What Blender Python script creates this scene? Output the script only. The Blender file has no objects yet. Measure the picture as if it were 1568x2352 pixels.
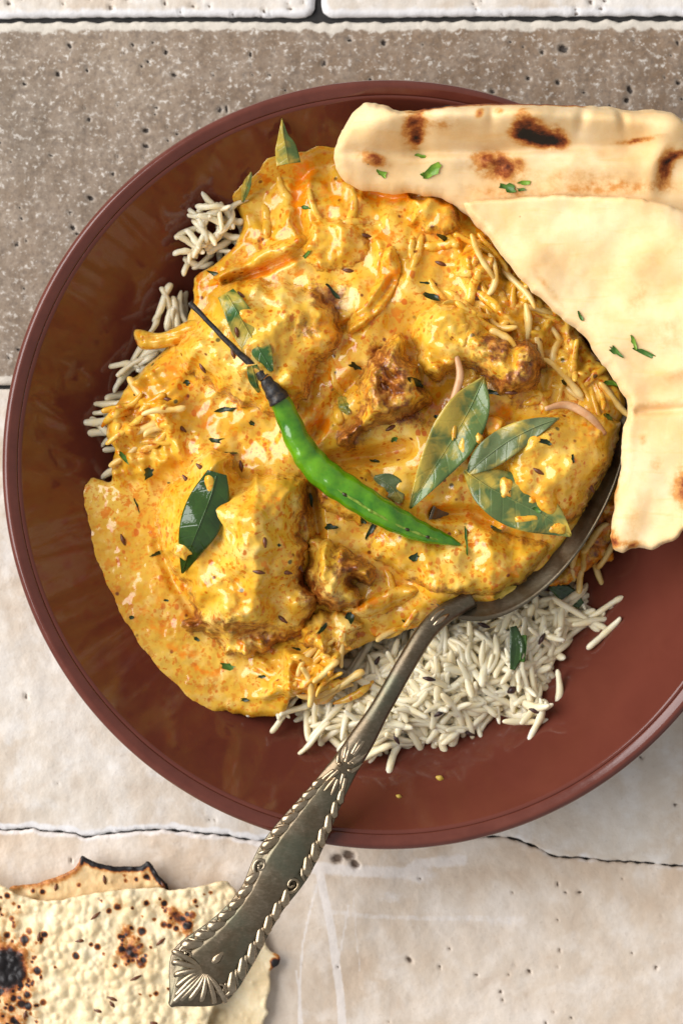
import bpy, math, random
import numpy as np
from mathutils import Vector, Euler

random.seed(7)
RNG = np.random.default_rng(7)
SC = bpy.context.scene
COL = SC.collection

# ---------------------------------------------------------------- scale
# One design unit U is 0.135 mm; x to the right, y down (flipped into world -Y), z up from the tiles.
U = 0.000135
D = 5926.0            # camera height above the tiles, in units (0.80 m)
Z0 = 200.0            # height of the food plane

# ---------------------------------------------------------------- camera
cam = bpy.data.cameras.new('camera')
cam_o = bpy.data.objects.new('camera', cam); COL.objects.link(cam_o)
cam_o.location = (0, 0, D * U)
cam.sensor_fit = 'VERTICAL'; cam.sensor_height = 24.0; cam.sensor_width = 24.0
cam.angle = 2 * math.atan(1176.0 / (D - Z0))
cam.clip_start = 0.01; cam.clip_end = 20
cam.dof.use_dof = True
cam.dof.focus_distance = (D - 300) * U
cam.dof.aperture_fstop = 6.5
SC.camera = cam_o

# ---------------------------------------------------------------- world, lamps, exposure
w = bpy.data.worlds.new('World'); SC.world = w; w.use_nodes = True
bg = w.node_tree.nodes['Background']
bg.inputs[0].default_value = (0.97, 0.975, 1.0, 1); bg.inputs[1].default_value = 0.41

def area(name, loc, target, sx, sy, power, col):
    l = bpy.data.lights.new(name, 'AREA'); l.shape = 'RECTANGLE'; l.size = sx; l.size_y = sy
    l.energy = power; l.color = col
    o = bpy.data.objects.new(name, l); COL.objects.link(o)
    o.location = loc
    o.rotation_euler = (Vector(target) - Vector(loc)).to_track_quat('-Z', 'Y').to_euler()
    return o
area('window_light', (-1.9, 0.55, 1.42), (0, 0, 0.02), 2.6, 2.1, 104.0, (1.0, 0.985, 0.985))

SC.view_settings.view_transform = 'Standard'
SC.view_settings.look = 'None'
SC.view_settings.gamma = 1
SC.view_settings.exposure = 0.14
SC.view_settings.use_curve_mapping = False
SC.render.engine = 'CYCLES'
SC.cycles.use_denoising = True
SC.cycles.max_bounces = 5
SC.cycles.diffuse_bounces = 3
SC.cycles.glossy_bounces = 2
SC.cycles.caustics_reflective = False
SC.cycles.caustics_refractive = False

# ================================================================ helpers
def sz(z): return (D - z) / (D - Z0)
def to_world(x, y, z, zref):
    """design coordinates of a thing that lies at height zref -> metres"""
    s = sz(zref) * U
    return np.stack([(np.asarray(x, float) - 784) * s, -(np.asarray(y, float) - 1176) * s,
                     np.asarray(z, float) * U * np.ones_like(np.asarray(x, float))], -1)

def perm(seed):
    r = np.random.default_rng(seed); p = r.permutation(256); return np.concatenate([p, p, p])
_PC = {}
def pn(x, y, seed=0):
    if seed not in _PC:
        r = np.random.default_rng(seed + 99); a = r.uniform(0, 2 * np.pi, 256)
        _PC[seed] = (perm(seed), np.cos(a), np.sin(a))
    p, gx, gy = _PC[seed]
    xi = np.floor(x).astype(int); yi = np.floor(y).astype(int)
    fx = x - xi; fy = y - yi; xi &= 255; yi &= 255
    u = fx * fx * fx * (fx * (fx * 6 - 15) + 10); v = fy * fy * fy * (fy * (fy * 6 - 15) + 10)
    def g(ix, iy, dx, dy):
        h = p[p[ix & 255] + (iy & 255)]; return gx[h] * dx + gy[h] * dy
    a = g(xi, yi, fx, fy); b = g(xi + 1, yi, fx - 1, fy); c = g(xi, yi + 1, fx, fy - 1); d = g(xi + 1, yi + 1, fx - 1, fy - 1)
    return (a + u * (b - a) + v * ((c + u * (d - c)) - (a + u * (b - a)))) * 1.5
def fbm(x, y, scale, octv=4, seed=0, gain=0.5):
    t = 0; amp = 1; f = 1.0 / scale
    for k in range(octv):
        t = t + amp * pn(x * f + 17.3 * k, y * f - 9.1 * k, seed + k); amp *= gain; f *= 2.03
    return t
def ridged(x, y, scale, octv=3, seed=0):
    t = 0; amp = 1; f = 1.0 / scale
    for k in range(octv):
        t = t + amp * (1 - 2 * np.abs(pn(x * f + 5.1 * k, y * f + 3.7 * k, seed + k))); amp *= .5; f *= 2.1
    return t
def sstep(a, b, x):
    t = np.clip((x - a) / (b - a), 0, 1); return t * t * (3 - 2 * t)
def gauss(x, y, cx, cy, rx, ry=None, ang=0):
    ry = ry or rx; c, s = math.cos(math.radians(ang)), math.sin(math.radians(ang))
    dx, dy = x - cx, y - cy; a = (dx * c + dy * s) / rx; b = (-dx * s + dy * c) / ry
    return np.exp(-(a * a + b * b))

def catmull(P, n, closed=True):
    P = np.asarray(P, float); m = len(P); out = []
    segs = m if closed else m - 1
    per = max(2, int(math.ceil(n / segs)))
    for i in range(segs):
        if closed: p0, p1, p2, p3 = P[i - 1], P[i], P[(i + 1) % m], P[(i + 2) % m]
        else: p0, p1, p2, p3 = P[max(i - 1, 0)], P[i], P[i + 1], P[min(i + 2, m - 1)]
        t = np.linspace(0, 1, per, endpoint=False)[:, None]
        out.append(.5 * ((2 * p1) + (-p0 + p2) * t + (2 * p0 - 5 * p1 + 4 * p2 - p3) * t ** 2 + (-p0 + 3 * p1 - 3 * p2 + p3) * t ** 3))
    if not closed: out.append(P[-1:])
    return np.concatenate(out)

def poly_sd(poly, x, y):
    """signed distance (inside positive) and nearest point"""
    A = poly; B = np.roll(poly, -1, 0); AB = B - A; L2 = (AB ** 2).sum(1) + 1e-9
    n = x.size; sd = np.empty(n); near = np.empty((n, 2))
    xf = x.ravel(); yf = y.ravel()
    for s in range(0, n, 12000):
        px = xf[s:s + 12000, None]; py = yf[s:s + 12000, None]
        t = np.clip(((px - A[:, 0]) * AB[:, 0] + (py - A[:, 1]) * AB[:, 1]) / L2, 0, 1)
        qx = A[:, 0] + t * AB[:, 0]; qy = A[:, 1] + t * AB[:, 1]
        d2 = (px - qx) ** 2 + (py - qy) ** 2; k = d2.argmin(1); r = np.arange(len(k))
        with np.errstate(divide='ignore', invalid='ignore'):
            cr = ((A[:, 1] > py) != (B[:, 1] > py)) & (px < (B[:, 0] - A[:, 0]) * (py - A[:, 1]) / (B[:, 1] - A[:, 1] + 1e-12) + A[:, 0])
        ins = (cr.sum(1) % 2) == 1
        d = np.sqrt(d2[r, k]); sd[s:s + 12000] = np.where(ins, d, -d)
        near[s:s + 12000, 0] = qx[r, k]; near[s:s + 12000, 1] = qy[r, k]
    return sd.reshape(x.shape), near

def polyline_d(pts, x, y):
    P = np.asarray(pts, float); best = np.full(x.shape, 1e9)
    for a, b in zip(P[:-1], P[1:]):
        ab = b - a; t = np.clip(((x - a[0]) * ab[0] + (y - a[1]) * ab[1]) / (ab @ ab + 1e-9), 0, 1)
        best = np.minimum(best, np.hypot(x - a[0] - t * ab[0], y - a[1] - t * ab[1]))
    return best

ORG = {}
def props(o, label=None, cat=None, group=None, kind=None):
    if label: o['label'] = label
    if cat: o['category'] = cat
    if group: o['group'] = group
    if kind: o['kind'] = kind
    return o
def empty(name, loc, label=None, cat=None, group=None, kind=None):
    o = bpy.data.objects.new(name, None); COL.objects.link(o); o.empty_display_size = 0.01
    o.location = loc; ORG[o.name] = Vector(loc); props(o, label, cat, group, kind); return o
def mk(name, V, F, mat, parent=None, attrs=None, smooth=True, origin=None):
    V = np.asarray(V, float)
    if parent is not None: org = np.array(ORG[parent.name])
    elif origin is not None: org = np.array(origin)
    else: org = np.array([(V[:, 0].min() + V[:, 0].max()) / 2, (V[:, 1].min() + V[:, 1].max()) / 2, V[:, 2].min()])
    me = bpy.data.meshes.new(name)
    Vl = (V - org)
    if isinstance(F, np.ndarray) and F.ndim == 2:
        nf, k = F.shape
        me.vertices.add(len(Vl)); me.vertices.foreach_set('co', Vl.astype(np.float32).ravel())
        me.loops.add(nf * k); me.loops.foreach_set('vertex_index', F.astype(np.int32).ravel())
        me.polygons.add(nf); me.polygons.foreach_set('loop_start', (np.arange(nf) * k).astype(np.int32))
        me.update(calc_edges=True); me.validate()
    else:
        me.from_pydata(Vl.tolist(), [], [tuple(int(i) for i in f) for f in F]); me.update()
    if attrs:
        for an, av in attrs.items():
            a = me.attributes.new(an, 'FLOAT', 'POINT'); a.data.foreach_set('value', np.asarray(av, np.float32).ravel())
    me.polygons.foreach_set('use_smooth', [smooth] * len(me.polygons))
    me.materials.append(mat)
    o = bpy.data.objects.new(name, me); COL.objects.link(o)
    if parent is not None: o.parent = parent
    else: o.location = org
    ORG[o.name] = Vector(org)
    return o

def slab(name, outline, res, ztop, zbot, mat, parent=None, zref=200, attrs=None, n=220, jag=None, bottom=True, smooth_outline=True):
    poly = catmull(outline, n) if smooth_outline else np.asarray(outline, float)
    if jag:
        for (amp, sc, sd_) in jag:
            poly = poly + np.stack([fbm(poly[:, 0], poly[:, 1], sc, 3, sd_), fbm(poly[:, 0], poly[:, 1], sc, 3, sd_ + 31)], 1) * amp
    x0, y0 = poly.min(0) - res; x1, y1 = poly.max(0) + res
    xs = np.arange(x0, x1 + res, res); ys = np.arange(y0, y1 + res, res)
    cx, cy = np.meshgrid((xs[:-1] + xs[1:]) / 2, (ys[:-1] + ys[1:]) / 2)
    inside = poly_sd(poly, cx, cy)[0] > 0
    jj, ii = np.nonzero(inside); nx = len(xs)
    q = np.stack([jj * nx + ii, (jj + 1) * nx + ii, (jj + 1) * nx + ii + 1, jj * nx + ii + 1], 1)
    used, inv = np.unique(q, return_inverse=True); q = inv.reshape(q.shape)
    X = xs[used % nx].copy(); Y = ys[used // nx].copy()
    e = np.concatenate([q[:, [0, 1]], q[:, [1, 2]], q[:, [2, 3]], q[:, [3, 0]]])
    key = np.sort(e, 1); kk = key[:, 0].astype(np.int64) * len(X) + key[:, 1]
    uq, first, cnt = np.unique(kk, return_index=True, return_counts=True)
    be = e[first[cnt == 1]]; bv = np.unique(be)
    sd, near = poly_sd(poly, X, Y); near = near.reshape(-1, 2)
    X[bv] = near[bv, 0]; Y[bv] = near[bv, 1]; dd = np.maximum(sd, 0); dd[bv] = 0
    zt = ztop(X, Y, dd) + 0 * X; zb = zbot(X, Y, dd) + 0 * X; zb = np.minimum(zb, zt - .5)
    Vt = to_world(X, Y, zt, zref); nv = len(X)
    at = {k: f(X, Y, dd) + 0 * X for k, f in (attrs or {}).items()}
    if bottom:
        V = np.concatenate([Vt, to_world(X, Y, zb, zref)])
        side = np.stack([be[:, 1], be[:, 0], be[:, 0] + nv, be[:, 1] + nv], 1)
        F = np.concatenate([q, q[:, ::-1] + nv, side]); at = {k: np.concatenate([v, v]) for k, v in at.items()}
    else:
        remap = -np.ones(nv, int); remap[bv] = np.arange(len(bv)) + nv
        V = np.concatenate([Vt, to_world(X[bv], Y[bv], zb[bv], zref)])
        side = np.stack([be[:, 1], be[:, 0], remap[be[:, 0]], remap[be[:, 1]]], 1)
        F = np.concatenate([q, side]); at = {k: np.concatenate([v, v[bv]]) for k, v in at.items()}
    return mk(name, V, F, mat, parent, at)

def tube(name, pts, radii, mat, parent=None, zref=200, ns=10, n=24, flat=1.0, smooth_curve=True, attrs_along=False, wob=0, sd_=3):
    """pts: (x, y, z) design points; radii per point"""
    P = np.asarray(pts, float); R = np.asarray(radii, float)
    if smooth_curve:
        C = catmull(np.concatenate([P, R[:, None]], 1), n, closed=False); P, R = C[:, :3], np.maximum(C[:, 3], .3)
    W = np.stack([P[:, 0], -P[:, 1], P[:, 2]], 1)
    T = np.gradient(W, axis=0); T /= np.linalg.norm(T, axis=1)[:, None] + 1e-9
    up = np.array([0, 0, 1.0]); S = np.cross(T, up); ln = np.linalg.norm(S, axis=1)[:, None]
    S = np.where(ln > 1e-3, S / (ln + 1e-9), np.array([1.0, 0, 0])); Nn = np.cross(S, T)
    V = []; m = len(P); al = []
    for i in range(m):
        for k in range(ns):
            a = 2 * math.pi * k / ns
            rr = R[i] * (1 + wob * math.sin(3 * a + i * .35 + sd_) * .5 + wob * math.sin(i * .9 + sd_ * 2 + a))
            V.append(W[i] + S[i] * math.cos(a) * rr + Nn[i] * math.sin(a) * rr * flat); al.append(i / (m - 1))
    F = []
    for i in range(m - 1):
        for k in range(ns): F.append((i * ns + k, i * ns + (k + 1) % ns, (i + 1) * ns + (k + 1) % ns, (i + 1) * ns + k))
    F.append(tuple(range(ns))[::-1]); F.append(tuple((m - 1) * ns + k for k in range(ns)))
    V = np.asarray(V)
    Wd = to_world(V[:, 0], -V[:, 1], V[:, 2], zref)
    return mk(name, Wd, F, mat, parent, {'along': al} if attrs_along else None)

# ---------------------------------------------------------------- material helper
class MT:
    def __init__(s, name):
        s.m = bpy.data.materials.new(name); s.m.use_nodes = True; s.nt = s.m.node_tree; s.b = s.nt.nodes['Principled BSDF']; s._pos = None
    def n(s, t, **kw):
        nd = s.nt.nodes.new(t)
        for k, v in kw.items(): setattr(nd, k, v)
        return nd
    def put(s, sock, v):
        if hasattr(v, 'is_output') or isinstance(v, bpy.types.NodeSocket): s.nt.links.new(v, sock)
        else:
            if isinstance(v, (tuple, list)) and len(v) == 3 and sock.type == 'RGBA': v = (*v, 1)
            sock.default_value = v
    def pos(s, sx=1, sy=None, sz_=None):
        """world position in design units, scaled"""
        if s._pos is None: s._pos = s.n('ShaderNodeNewGeometry').outputs['Position']
        v = s.n('ShaderNodeVectorMath', operation='MULTIPLY'); s.put(v.inputs[0], s._pos)
        k = 1 / U; v.inputs[1].default_value = (k / sx, k / (sy or sx), k / (sz_ or sx)); return v.outputs[0]
    def noise(s, scale, detail=4, rough=.5, dist=0, vec=None, col=False):
        t = s.n('ShaderNodeTexNoise'); s.put(t.inputs['Vector'], vec if vec is not None else s.pos(scale)); t.inputs['Scale'].default_value = 1
        t.inputs['Detail'].default_value = detail; t.inputs['Roughness'].default_value = rough; t.inputs['Distortion'].default_value = dist
        return t.outputs['Color' if col else 'Fac']
    def voro(s, scale, vec=None, rnd=1, feature='F1'):
        t = s.n('ShaderNodeTexVoronoi', feature=feature); s.put(t.inputs['Vector'], vec if vec is not None else s.pos(scale)); t.inputs['Scale'].default_value = 1
        t.inputs['Randomness'].default_value = rnd; return t
    def ramp(s, fac, stops):
        r = s.n('ShaderNodeValToRGB'); s.put(r.inputs[0], fac); e = r.color_ramp.elements
        while len(e) < len(stops): e.new(.5)
        for el, (p, c) in zip(e, stops):
            el.position = p; el.color = (*c, 1) if isinstance(c, (tuple, list)) else (c, c, c, 1)
        return r.outputs[0]
    def mr(s, v, a, b, c=0, d=1, smooth=False):
        r = s.n('ShaderNodeMapRange', clamp=True)
        if smooth: r.interpolation_type = 'SMOOTHSTEP'
        s.put(r.inputs[0], v); r.inputs[1].default_value = a; r.inputs[2].default_value = b; r.inputs[3].default_value = c; r.inputs[4].default_value = d
        return r.outputs[0]
    def mixv(s, vec, warp, k):
        v = s.n('ShaderNodeVectorMath', operation='MULTIPLY_ADD'); s.put(v.inputs[0], warp); v.inputs[1].default_value = (k, k, k); s.put(v.inputs[2], vec); return v.outputs[0]
    def math(s, op, a, b=0.0):
        m = s.n('ShaderNodeMath', operation=op); s.put(m.inputs[0], a); s.put(m.inputs[1], b); return m.outputs[0]
    def mix(s, fac, a, b, blend='MIX'):
        m = s.n('ShaderNodeMix', data_type='RGBA', blend_type=blend); s.put(m.inputs[0], fac); s.put(m.inputs[6], a); s.put(m.inputs[7], b); return m.outputs[2]
    def attr(s, name):
        a = s.n('ShaderNodeAttribute', attribute_name=name); return a.outputs['Fac']
    def chan(s, c, i):
        x = s.n('ShaderNodeSeparateColor'); s.put(x.inputs[0], c); return x.outputs[i]
    def bump(s, h, strength, dist, normal=None):
        b = s.n('ShaderNodeBump'); s.put(b.inputs['Height'], h); b.inputs['Strength'].default_value = strength; b.inputs['Distance'].default_value = dist * U
        if normal is not None: s.put(b.inputs['Normal'], normal)
        return b.outputs[0]
    def set(s, **kw):
        names = {'col': 'Base Color', 'rough': 'Roughness', 'metal': 'Metallic', 'spec': 'Specular IOR Level', 'coat': 'Coat Weight', 'coatr': 'Coat Roughness',
                 'sss': 'Subsurface Weight', 'sssr': 'Subsurface Radius', 'ssss': 'Subsurface Scale', 'normal': 'Normal', 'trans': 'Transmission Weight', 'alpha': 'Alpha', 'ior': 'IOR'}
        for k, v in kw.items(): s.put(s.b.inputs[names[k]], v)
        return s.m

# ================================================================ materials
def mat_sauce(name, oilbias=0.0):
    s = MT(name)
    warp = s.noise(60, 3, col=True)
    wv = s.n('ShaderNodeVectorMath', operation='MULTIPLY_ADD'); s.put(wv.inputs[0], warp); wv.inputs[1].default_value = (0.9, 0.9, .9); s.put(wv.inputs[2], s.pos(26))
    big = s.noise(150, 3, .6)
    base = s.ramp(big, [(0.30, (0.63, 0.310, 0.016)), (0.48, (0.755, 0.425, 0.036)), (0.60, (0.82, 0.51, 0.070)), (0.74, (0.88, 0.645, 0.21))])
    med = s.noise(38, 3, .55)
    base = s.mix(s.mr(med, .52, .70, 0, .6), base, (0.85, 0.575, 0.16))
    zone = s.mr(s.noise(200, 3), .38, .62)
    # orange oil blotches
    bl = s.noise(0, 3, .6, vec=wv.outputs[0])
    blf = s.math('MULTIPLY', s.mr(bl, .57 - oilbias, .63 - oilbias), s.mr(zone, 0, 1, .3, .9))
    base = s.mix(blf, base, (0.72, 0.205, 0.002))
    fine = s.noise(10, 2, .6); cl0 = s.mr(s.noise(85, 3, .6), .38, .60)
    base = s.mix(s.math('MULTIPLY', s.mr(fine, .555, .63), s.mr(cl0, 0, 1, .25, .95)), base, (0.66, 0.190, 0.003))
    v1 = s.voro(0, vec=s.mixv(s.pos(15, 21, 15), warp, .55)); c1 = s.chan(v1.outputs['Color'], 0)
    cl = cl0
    rad = s.math('ADD', s.math('MULTIPLY', s.chan(v1.outputs['Color'], 1), .30), .14)
    sp = s.math('MULTIPLY', s.mr(s.math('SUBTRACT', v1.outputs['Distance'], rad), -.06, .08, 1, 0), s.mr(s.math('ADD', c1, s.math('MULTIPLY', cl, .5)), .80, .90))
    base = s.mix(s.math('MULTIPLY', sp, s.mr(s.chan(v1.outputs['Color'], 2), 0, 1, .35, .95)), base, (0.58, 0.125, 0.002))
    v2 = s.voro(46); c2 = s.chan(v2.outputs['Color'], 1)
    sp2 = s.math('MULTIPLY', s.mr(v2.outputs['Distance'], .07, .13, 1, 0), s.mr(c2, .40, .46))
    base = s.mix(s.math('MULTIPLY', sp2, .9), base, (0.16, 0.022, 0.004))
    v3 = s.voro(70); c3 = s.chan(v3.outputs['Color'], 2)
    sp3 = s.math('MULTIPLY', s.mr(v3.outputs['Distance'], .06, .10, 1, 0), s.mr(c3, .55, .6))
    base = s.mix(s.math('MULTIPLY', sp3, .85), base, (0.035, 0.04, 0.008))
    # pools of red oil, crust of the fried batter with gap shade painted in, pale cream where the sauce is thick
    oil = s.math('MULTIPLY', s.attr('oil'), s.mr(s.noise(24, 4, .6), .40, .60, .15, 1.5))
    base = s.mix(s.mr(oil, .15, .65, 0, .92), base, (0.82, 0.235, 0.002))
    cn = s.noise(30, 5, .7)
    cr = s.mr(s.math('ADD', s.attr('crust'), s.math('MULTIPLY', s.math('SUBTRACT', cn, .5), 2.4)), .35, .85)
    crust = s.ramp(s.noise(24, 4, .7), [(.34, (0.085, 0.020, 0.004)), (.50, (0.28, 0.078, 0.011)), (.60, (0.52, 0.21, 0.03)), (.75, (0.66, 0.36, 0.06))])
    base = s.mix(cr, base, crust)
    rough = s.mr(med, .35, .65, .09, .20)
    rough = s.math('ADD', rough, s.math('MULTIPLY', cr, .16))
    h = s.math('ADD', s.math('MULTIPLY', s.noise(30, 2, .5), 1.3), s.math('MULTIPLY', s.noise(7, 2), s.math('ADD', s.math('MULTIPLY', cr, 1.4), .10)))
    nrm = s.bump(h, .36, 4)
    return s.set(col=base, rough=rough, spec=.55, normal=nrm)

def mat_rice(name, col, col2, sss=.35):
    s = MT(name)
    oi = s.n('ShaderNodeObjectInfo')
    c = s.mix(s.mr(s.noise(40, 3), .35, .65), col, col2)
    c = s.mix(s.math('MULTIPLY', oi.outputs['Random'], .4), c, tuple(v * k for v, k in zip(col2, (.93, .86, .74))))
    nrm = s.bump(s.noise(12, 2), .25, 3)
    return s.set(col=c, rough=.27, spec=.5, normal=nrm, sss=sss, sssr=(1, .85, .6), ssss=0.0028)

def mat_leaf(name, dark, light, sauce=0.0, rough=.25, spec=.5, side=0.0):
    s = MT(name)
    c = s.mix(s.mr(s.noise(60, 4), .3, .7), dark, light)
    vn = s.math('ABSOLUTE', s.math('SUBTRACT', s.math('FRACT', s.math('MULTIPLY', s.attr('vein'), 9.0)), .5))
    vm = s.mr(vn, 0.0, .10, 1, 0)
    c = s.mix(s.math('MULTIPLY', vm, .07), c, tuple(min(1, v * 1.6 + .02) for v in light))
    c = s.mix(s.mr(s.attr('mid'), .02, .05, .3, 0), c, tuple(min(1, v * 1.8 + .03) for v in light))
    if sauce > 0:
        n1 = s.noise(52, 3, .55, .4)
        f = s.mr(s.math('ADD', n1, s.math('MULTIPLY', s.attr('lat'), side)), .56 - sauce, .76 - sauce)
        c = s.mix(s.math('MULTIPLY', f, .9), c, (0.58, 0.41, 0.06))
    nrm = s.bump(s.math('ADD', s.noise(14, 3), s.math('MULTIPLY', vm, .4)), .35, 4)
    return s.set(col=c, rough=rough, spec=spec, normal=nrm, sss=.05, ssss=.0005)

def mat_bread(name):
    s = MT(name)
    n1 = s.noise(150, 5, .6); n2 = s.noise(22, 5, .65)
    c = s.ramp(n1, [(.3, (0.79, 0.50, 0.22)), (.5, (0.84, 0.60, 0.31)), (.72, (0.87, 0.665, 0.40))])
    c = s.mix(s.mr(n2, .56, .78, 0, .25), c, (0.80, 0.49, 0.17))
    c = s.mix(s.mr(s.noise(95, 4, .55, .5), .54, .70, 0, .32), c, (0.82, 0.47, 0.15))
    streak = s.noise(0, 4, .6, .3, vec=s.pos(130, 18, 60))
    c = s.mix(s.mr(streak, .56, .72, 0, .35), c, (0.80, 0.46, 0.13))
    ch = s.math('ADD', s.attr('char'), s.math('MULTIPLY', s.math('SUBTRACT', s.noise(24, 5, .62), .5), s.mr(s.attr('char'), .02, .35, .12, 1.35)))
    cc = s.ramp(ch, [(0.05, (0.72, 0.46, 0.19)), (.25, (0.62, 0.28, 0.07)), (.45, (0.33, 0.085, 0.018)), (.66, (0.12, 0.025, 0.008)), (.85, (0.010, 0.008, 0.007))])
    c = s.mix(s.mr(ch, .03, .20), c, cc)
    fl = s.voro(85); fc = s.chan(fl.outputs['Color'], 0)
    c = s.mix(s.math('MULTIPLY', s.math('MULTIPLY', s.mr(fl.outputs['Distance'], .03, .05, 1, 0), s.mr(fc, .6, .65)), .7), c, (0.12, 0.06, 0.02))
    nrm = s.bump(s.math('ADD', s.noise(10, 3, .6), s.math('MULTIPLY', s.noise(40, 3), 1.2)), .10, 4)
    return s.set(col=c, rough=s.mr(ch, .1, .7, .58, .75), spec=.25, normal=nrm, sss=.22, sssr=(1, .6, .3), ssss=.002)

def mat_papad(name, tint=(1, 1, 1)):
    s = MT(name)
    n1 = s.noise(70, 5, .6)
    t = lambda c: tuple(a * b for a, b in zip(c, tint))
    c = s.ramp(n1, [(.3, t((0.74, 0.56, 0.31))), (.55, t((0.83, 0.675, 0.42))), (.75, t((0.89, 0.77, 0.53)))])
    c = s.mix(s.mr(s.attr('bub'), .35, .9, 0, .35), c, t((0.78, 0.62, 0.33)))
    ch = s.math('ADD', s.attr('char'), s.math('MULTIPLY', s.math('SUBTRACT', s.noise(9, 3, .6), .5), s.mr(s.attr('char'), .03, .25, 0, .6)))
    cc = s.ramp(ch, [(.08, t((0.66, 0.42, 0.17))), (.28, (0.52, 0.20, 0.045)), (.48, (0.22, 0.055, 0.014)), (.66, (0.035, 0.014, 0.010)), (.9, (0.012, 0.009, 0.009))])
    c = s.mix(s.mr(ch, .05, .22), c, cc)
    v = s.voro(60); vc = s.chan(v.outputs['Color'], 1)
    c = s.mix(s.math('MULTIPLY', s.mr(v.outputs['Distance'], .05, .09, 1, 0), s.mr(vc, .6, .65, 0, .6)), c, (0.12, 0.05, 0.02))
    nrm = s.bump(s.noise(8, 3, .6), .3, 3)
    return s.set(col=c, rough=.48, spec=.35, normal=nrm, sss=.10, sssr=(1, .6, .3), ssss=.001)

def mat_tile_brown():
    s = MT('brown_travertine')
    lo = s.noise(420, 4); me = s.noise(60, 6, .65); fi = s.noise(14, 4, .65)
    c = s.ramp(lo, [(.35, (0.195, 0.145, 0.100)), (.55, (0.26, 0.192, 0.134)), (.7, (0.32, 0.243, 0.172))])
    c = s.mix(s.math('MULTIPLY', s.attr('vein'), .75), c, s.ramp(lo, [(.35, (0.185, 0.115, 0.066)), (.7, (0.28, 0.185, 0.112))]))  # warm cast of the light, painted into the stone colour
    c = s.mix(s.mr(me, .40, .7, 0, .50), c, (0.40, 0.33, 0.262))
    c = s.mix(s.mr(fi, .38, .50, .45, 0), c, (0.13, 0.10, 0.08))
    sp = s.math('MULTIPLY', s.mr(fi, .56, .64), s.mr(s.noise(34, 4, .6), .38, .58))
    c = s.mix(s.math('MULTIPLY', sp, .9), c, (0.66, 0.61, 0.54))
    blot = s.math('MULTIPLY', s.mr(s.noise(20, 4, .7), .60, .66), .8)
    c = s.mix(blot, c, (0.60, 0.545, 0.475))
    ed = s.math('ADD', s.attr('edge'), s.math('MULTIPLY', s.math('SUBTRACT', s.noise(36, 4, .6), .5), 1.5))
    c = s.mix(s.mr(ed, .35, .6, 0, .9), c, (0.66, 0.60, 0.51))
    c = s.mix(s.mr(s.attr('pit'), .03, .18, 0, .22), c, (0.60, 0.54, 0.46))
    c = s.mix(s.mr(s.math('ADD', s.attr('pit'), s.math('MULTIPLY', s.math('SUBTRACT', s.noise(8, 3, .7), .5), 1.1)), .36, .60), c, (0.05, 0.038, 0.03))
    nrm = s.bump(s.math('ADD', fi, s.math('MULTIPLY', me, 1.2)), .32, 5)
    return s.set(col=c, rough=.62, spec=.3, normal=nrm)

def mat_tile_light(name, tint=(1, 1, 1)):
    s = MT(name)
    lo = s.noise(330, 5, .6, .6); me = s.noise(90, 6, .62, .3); fi = s.noise(12, 4, .6)
    c = s.ramp(lo, [(.32, (0.74, 0.69, 0.61)), (.5, (0.66, 0.585, 0.48)), (.68, (0.60, 0.495, 0.375))])
    c = s.mix(s.mr(me, .49, .66, 0, .65), c, (0.78, 0.745, 0.68))
    c = s.mix(s.mr(me, .32, .46, .45, 0), c, (0.54, 0.425, 0.31))
    c = s.mix(s.mr(fi, .60, .74, 0, .35), c, (0.40, 0.33, 0.26))
    ed = s.math('ADD', s.attr('edge'), s.math('MULTIPLY', s.math('SUBTRACT', s.noise(40, 4, .6), .5), .9))
    c = s.mix(s.mr(ed, .35, .6, 0, .9), c, (0.76, 0.745, 0.72))
    c = s.mix(s.mr(s.math('ADD', s.attr('vein'), s.math('MULTIPLY', s.math('SUBTRACT', s.noise(14, 3, .6), .5), .8)), .35, .7, 0, .65), c, (0.82, 0.815, 0.80))
    c = s.mix(s.mr(s.math('ADD', s.attr('pit'), s.math('MULTIPLY', s.math('SUBTRACT', s.noise(10, 3, .6), .5), .7)), .35, .7), c, (0.15, 0.11, 0.08))
    nrm = s.bump(s.math('ADD', fi, s.math('MULTIPLY', me, 1.0)), .28, 5)
    c = s.mix(1.0, c, tint, 'MULTIPLY')
    return s.set(col=c, rough=s.mr(me, .35, .65, .36, .55), spec=.4, normal=nrm)

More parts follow.
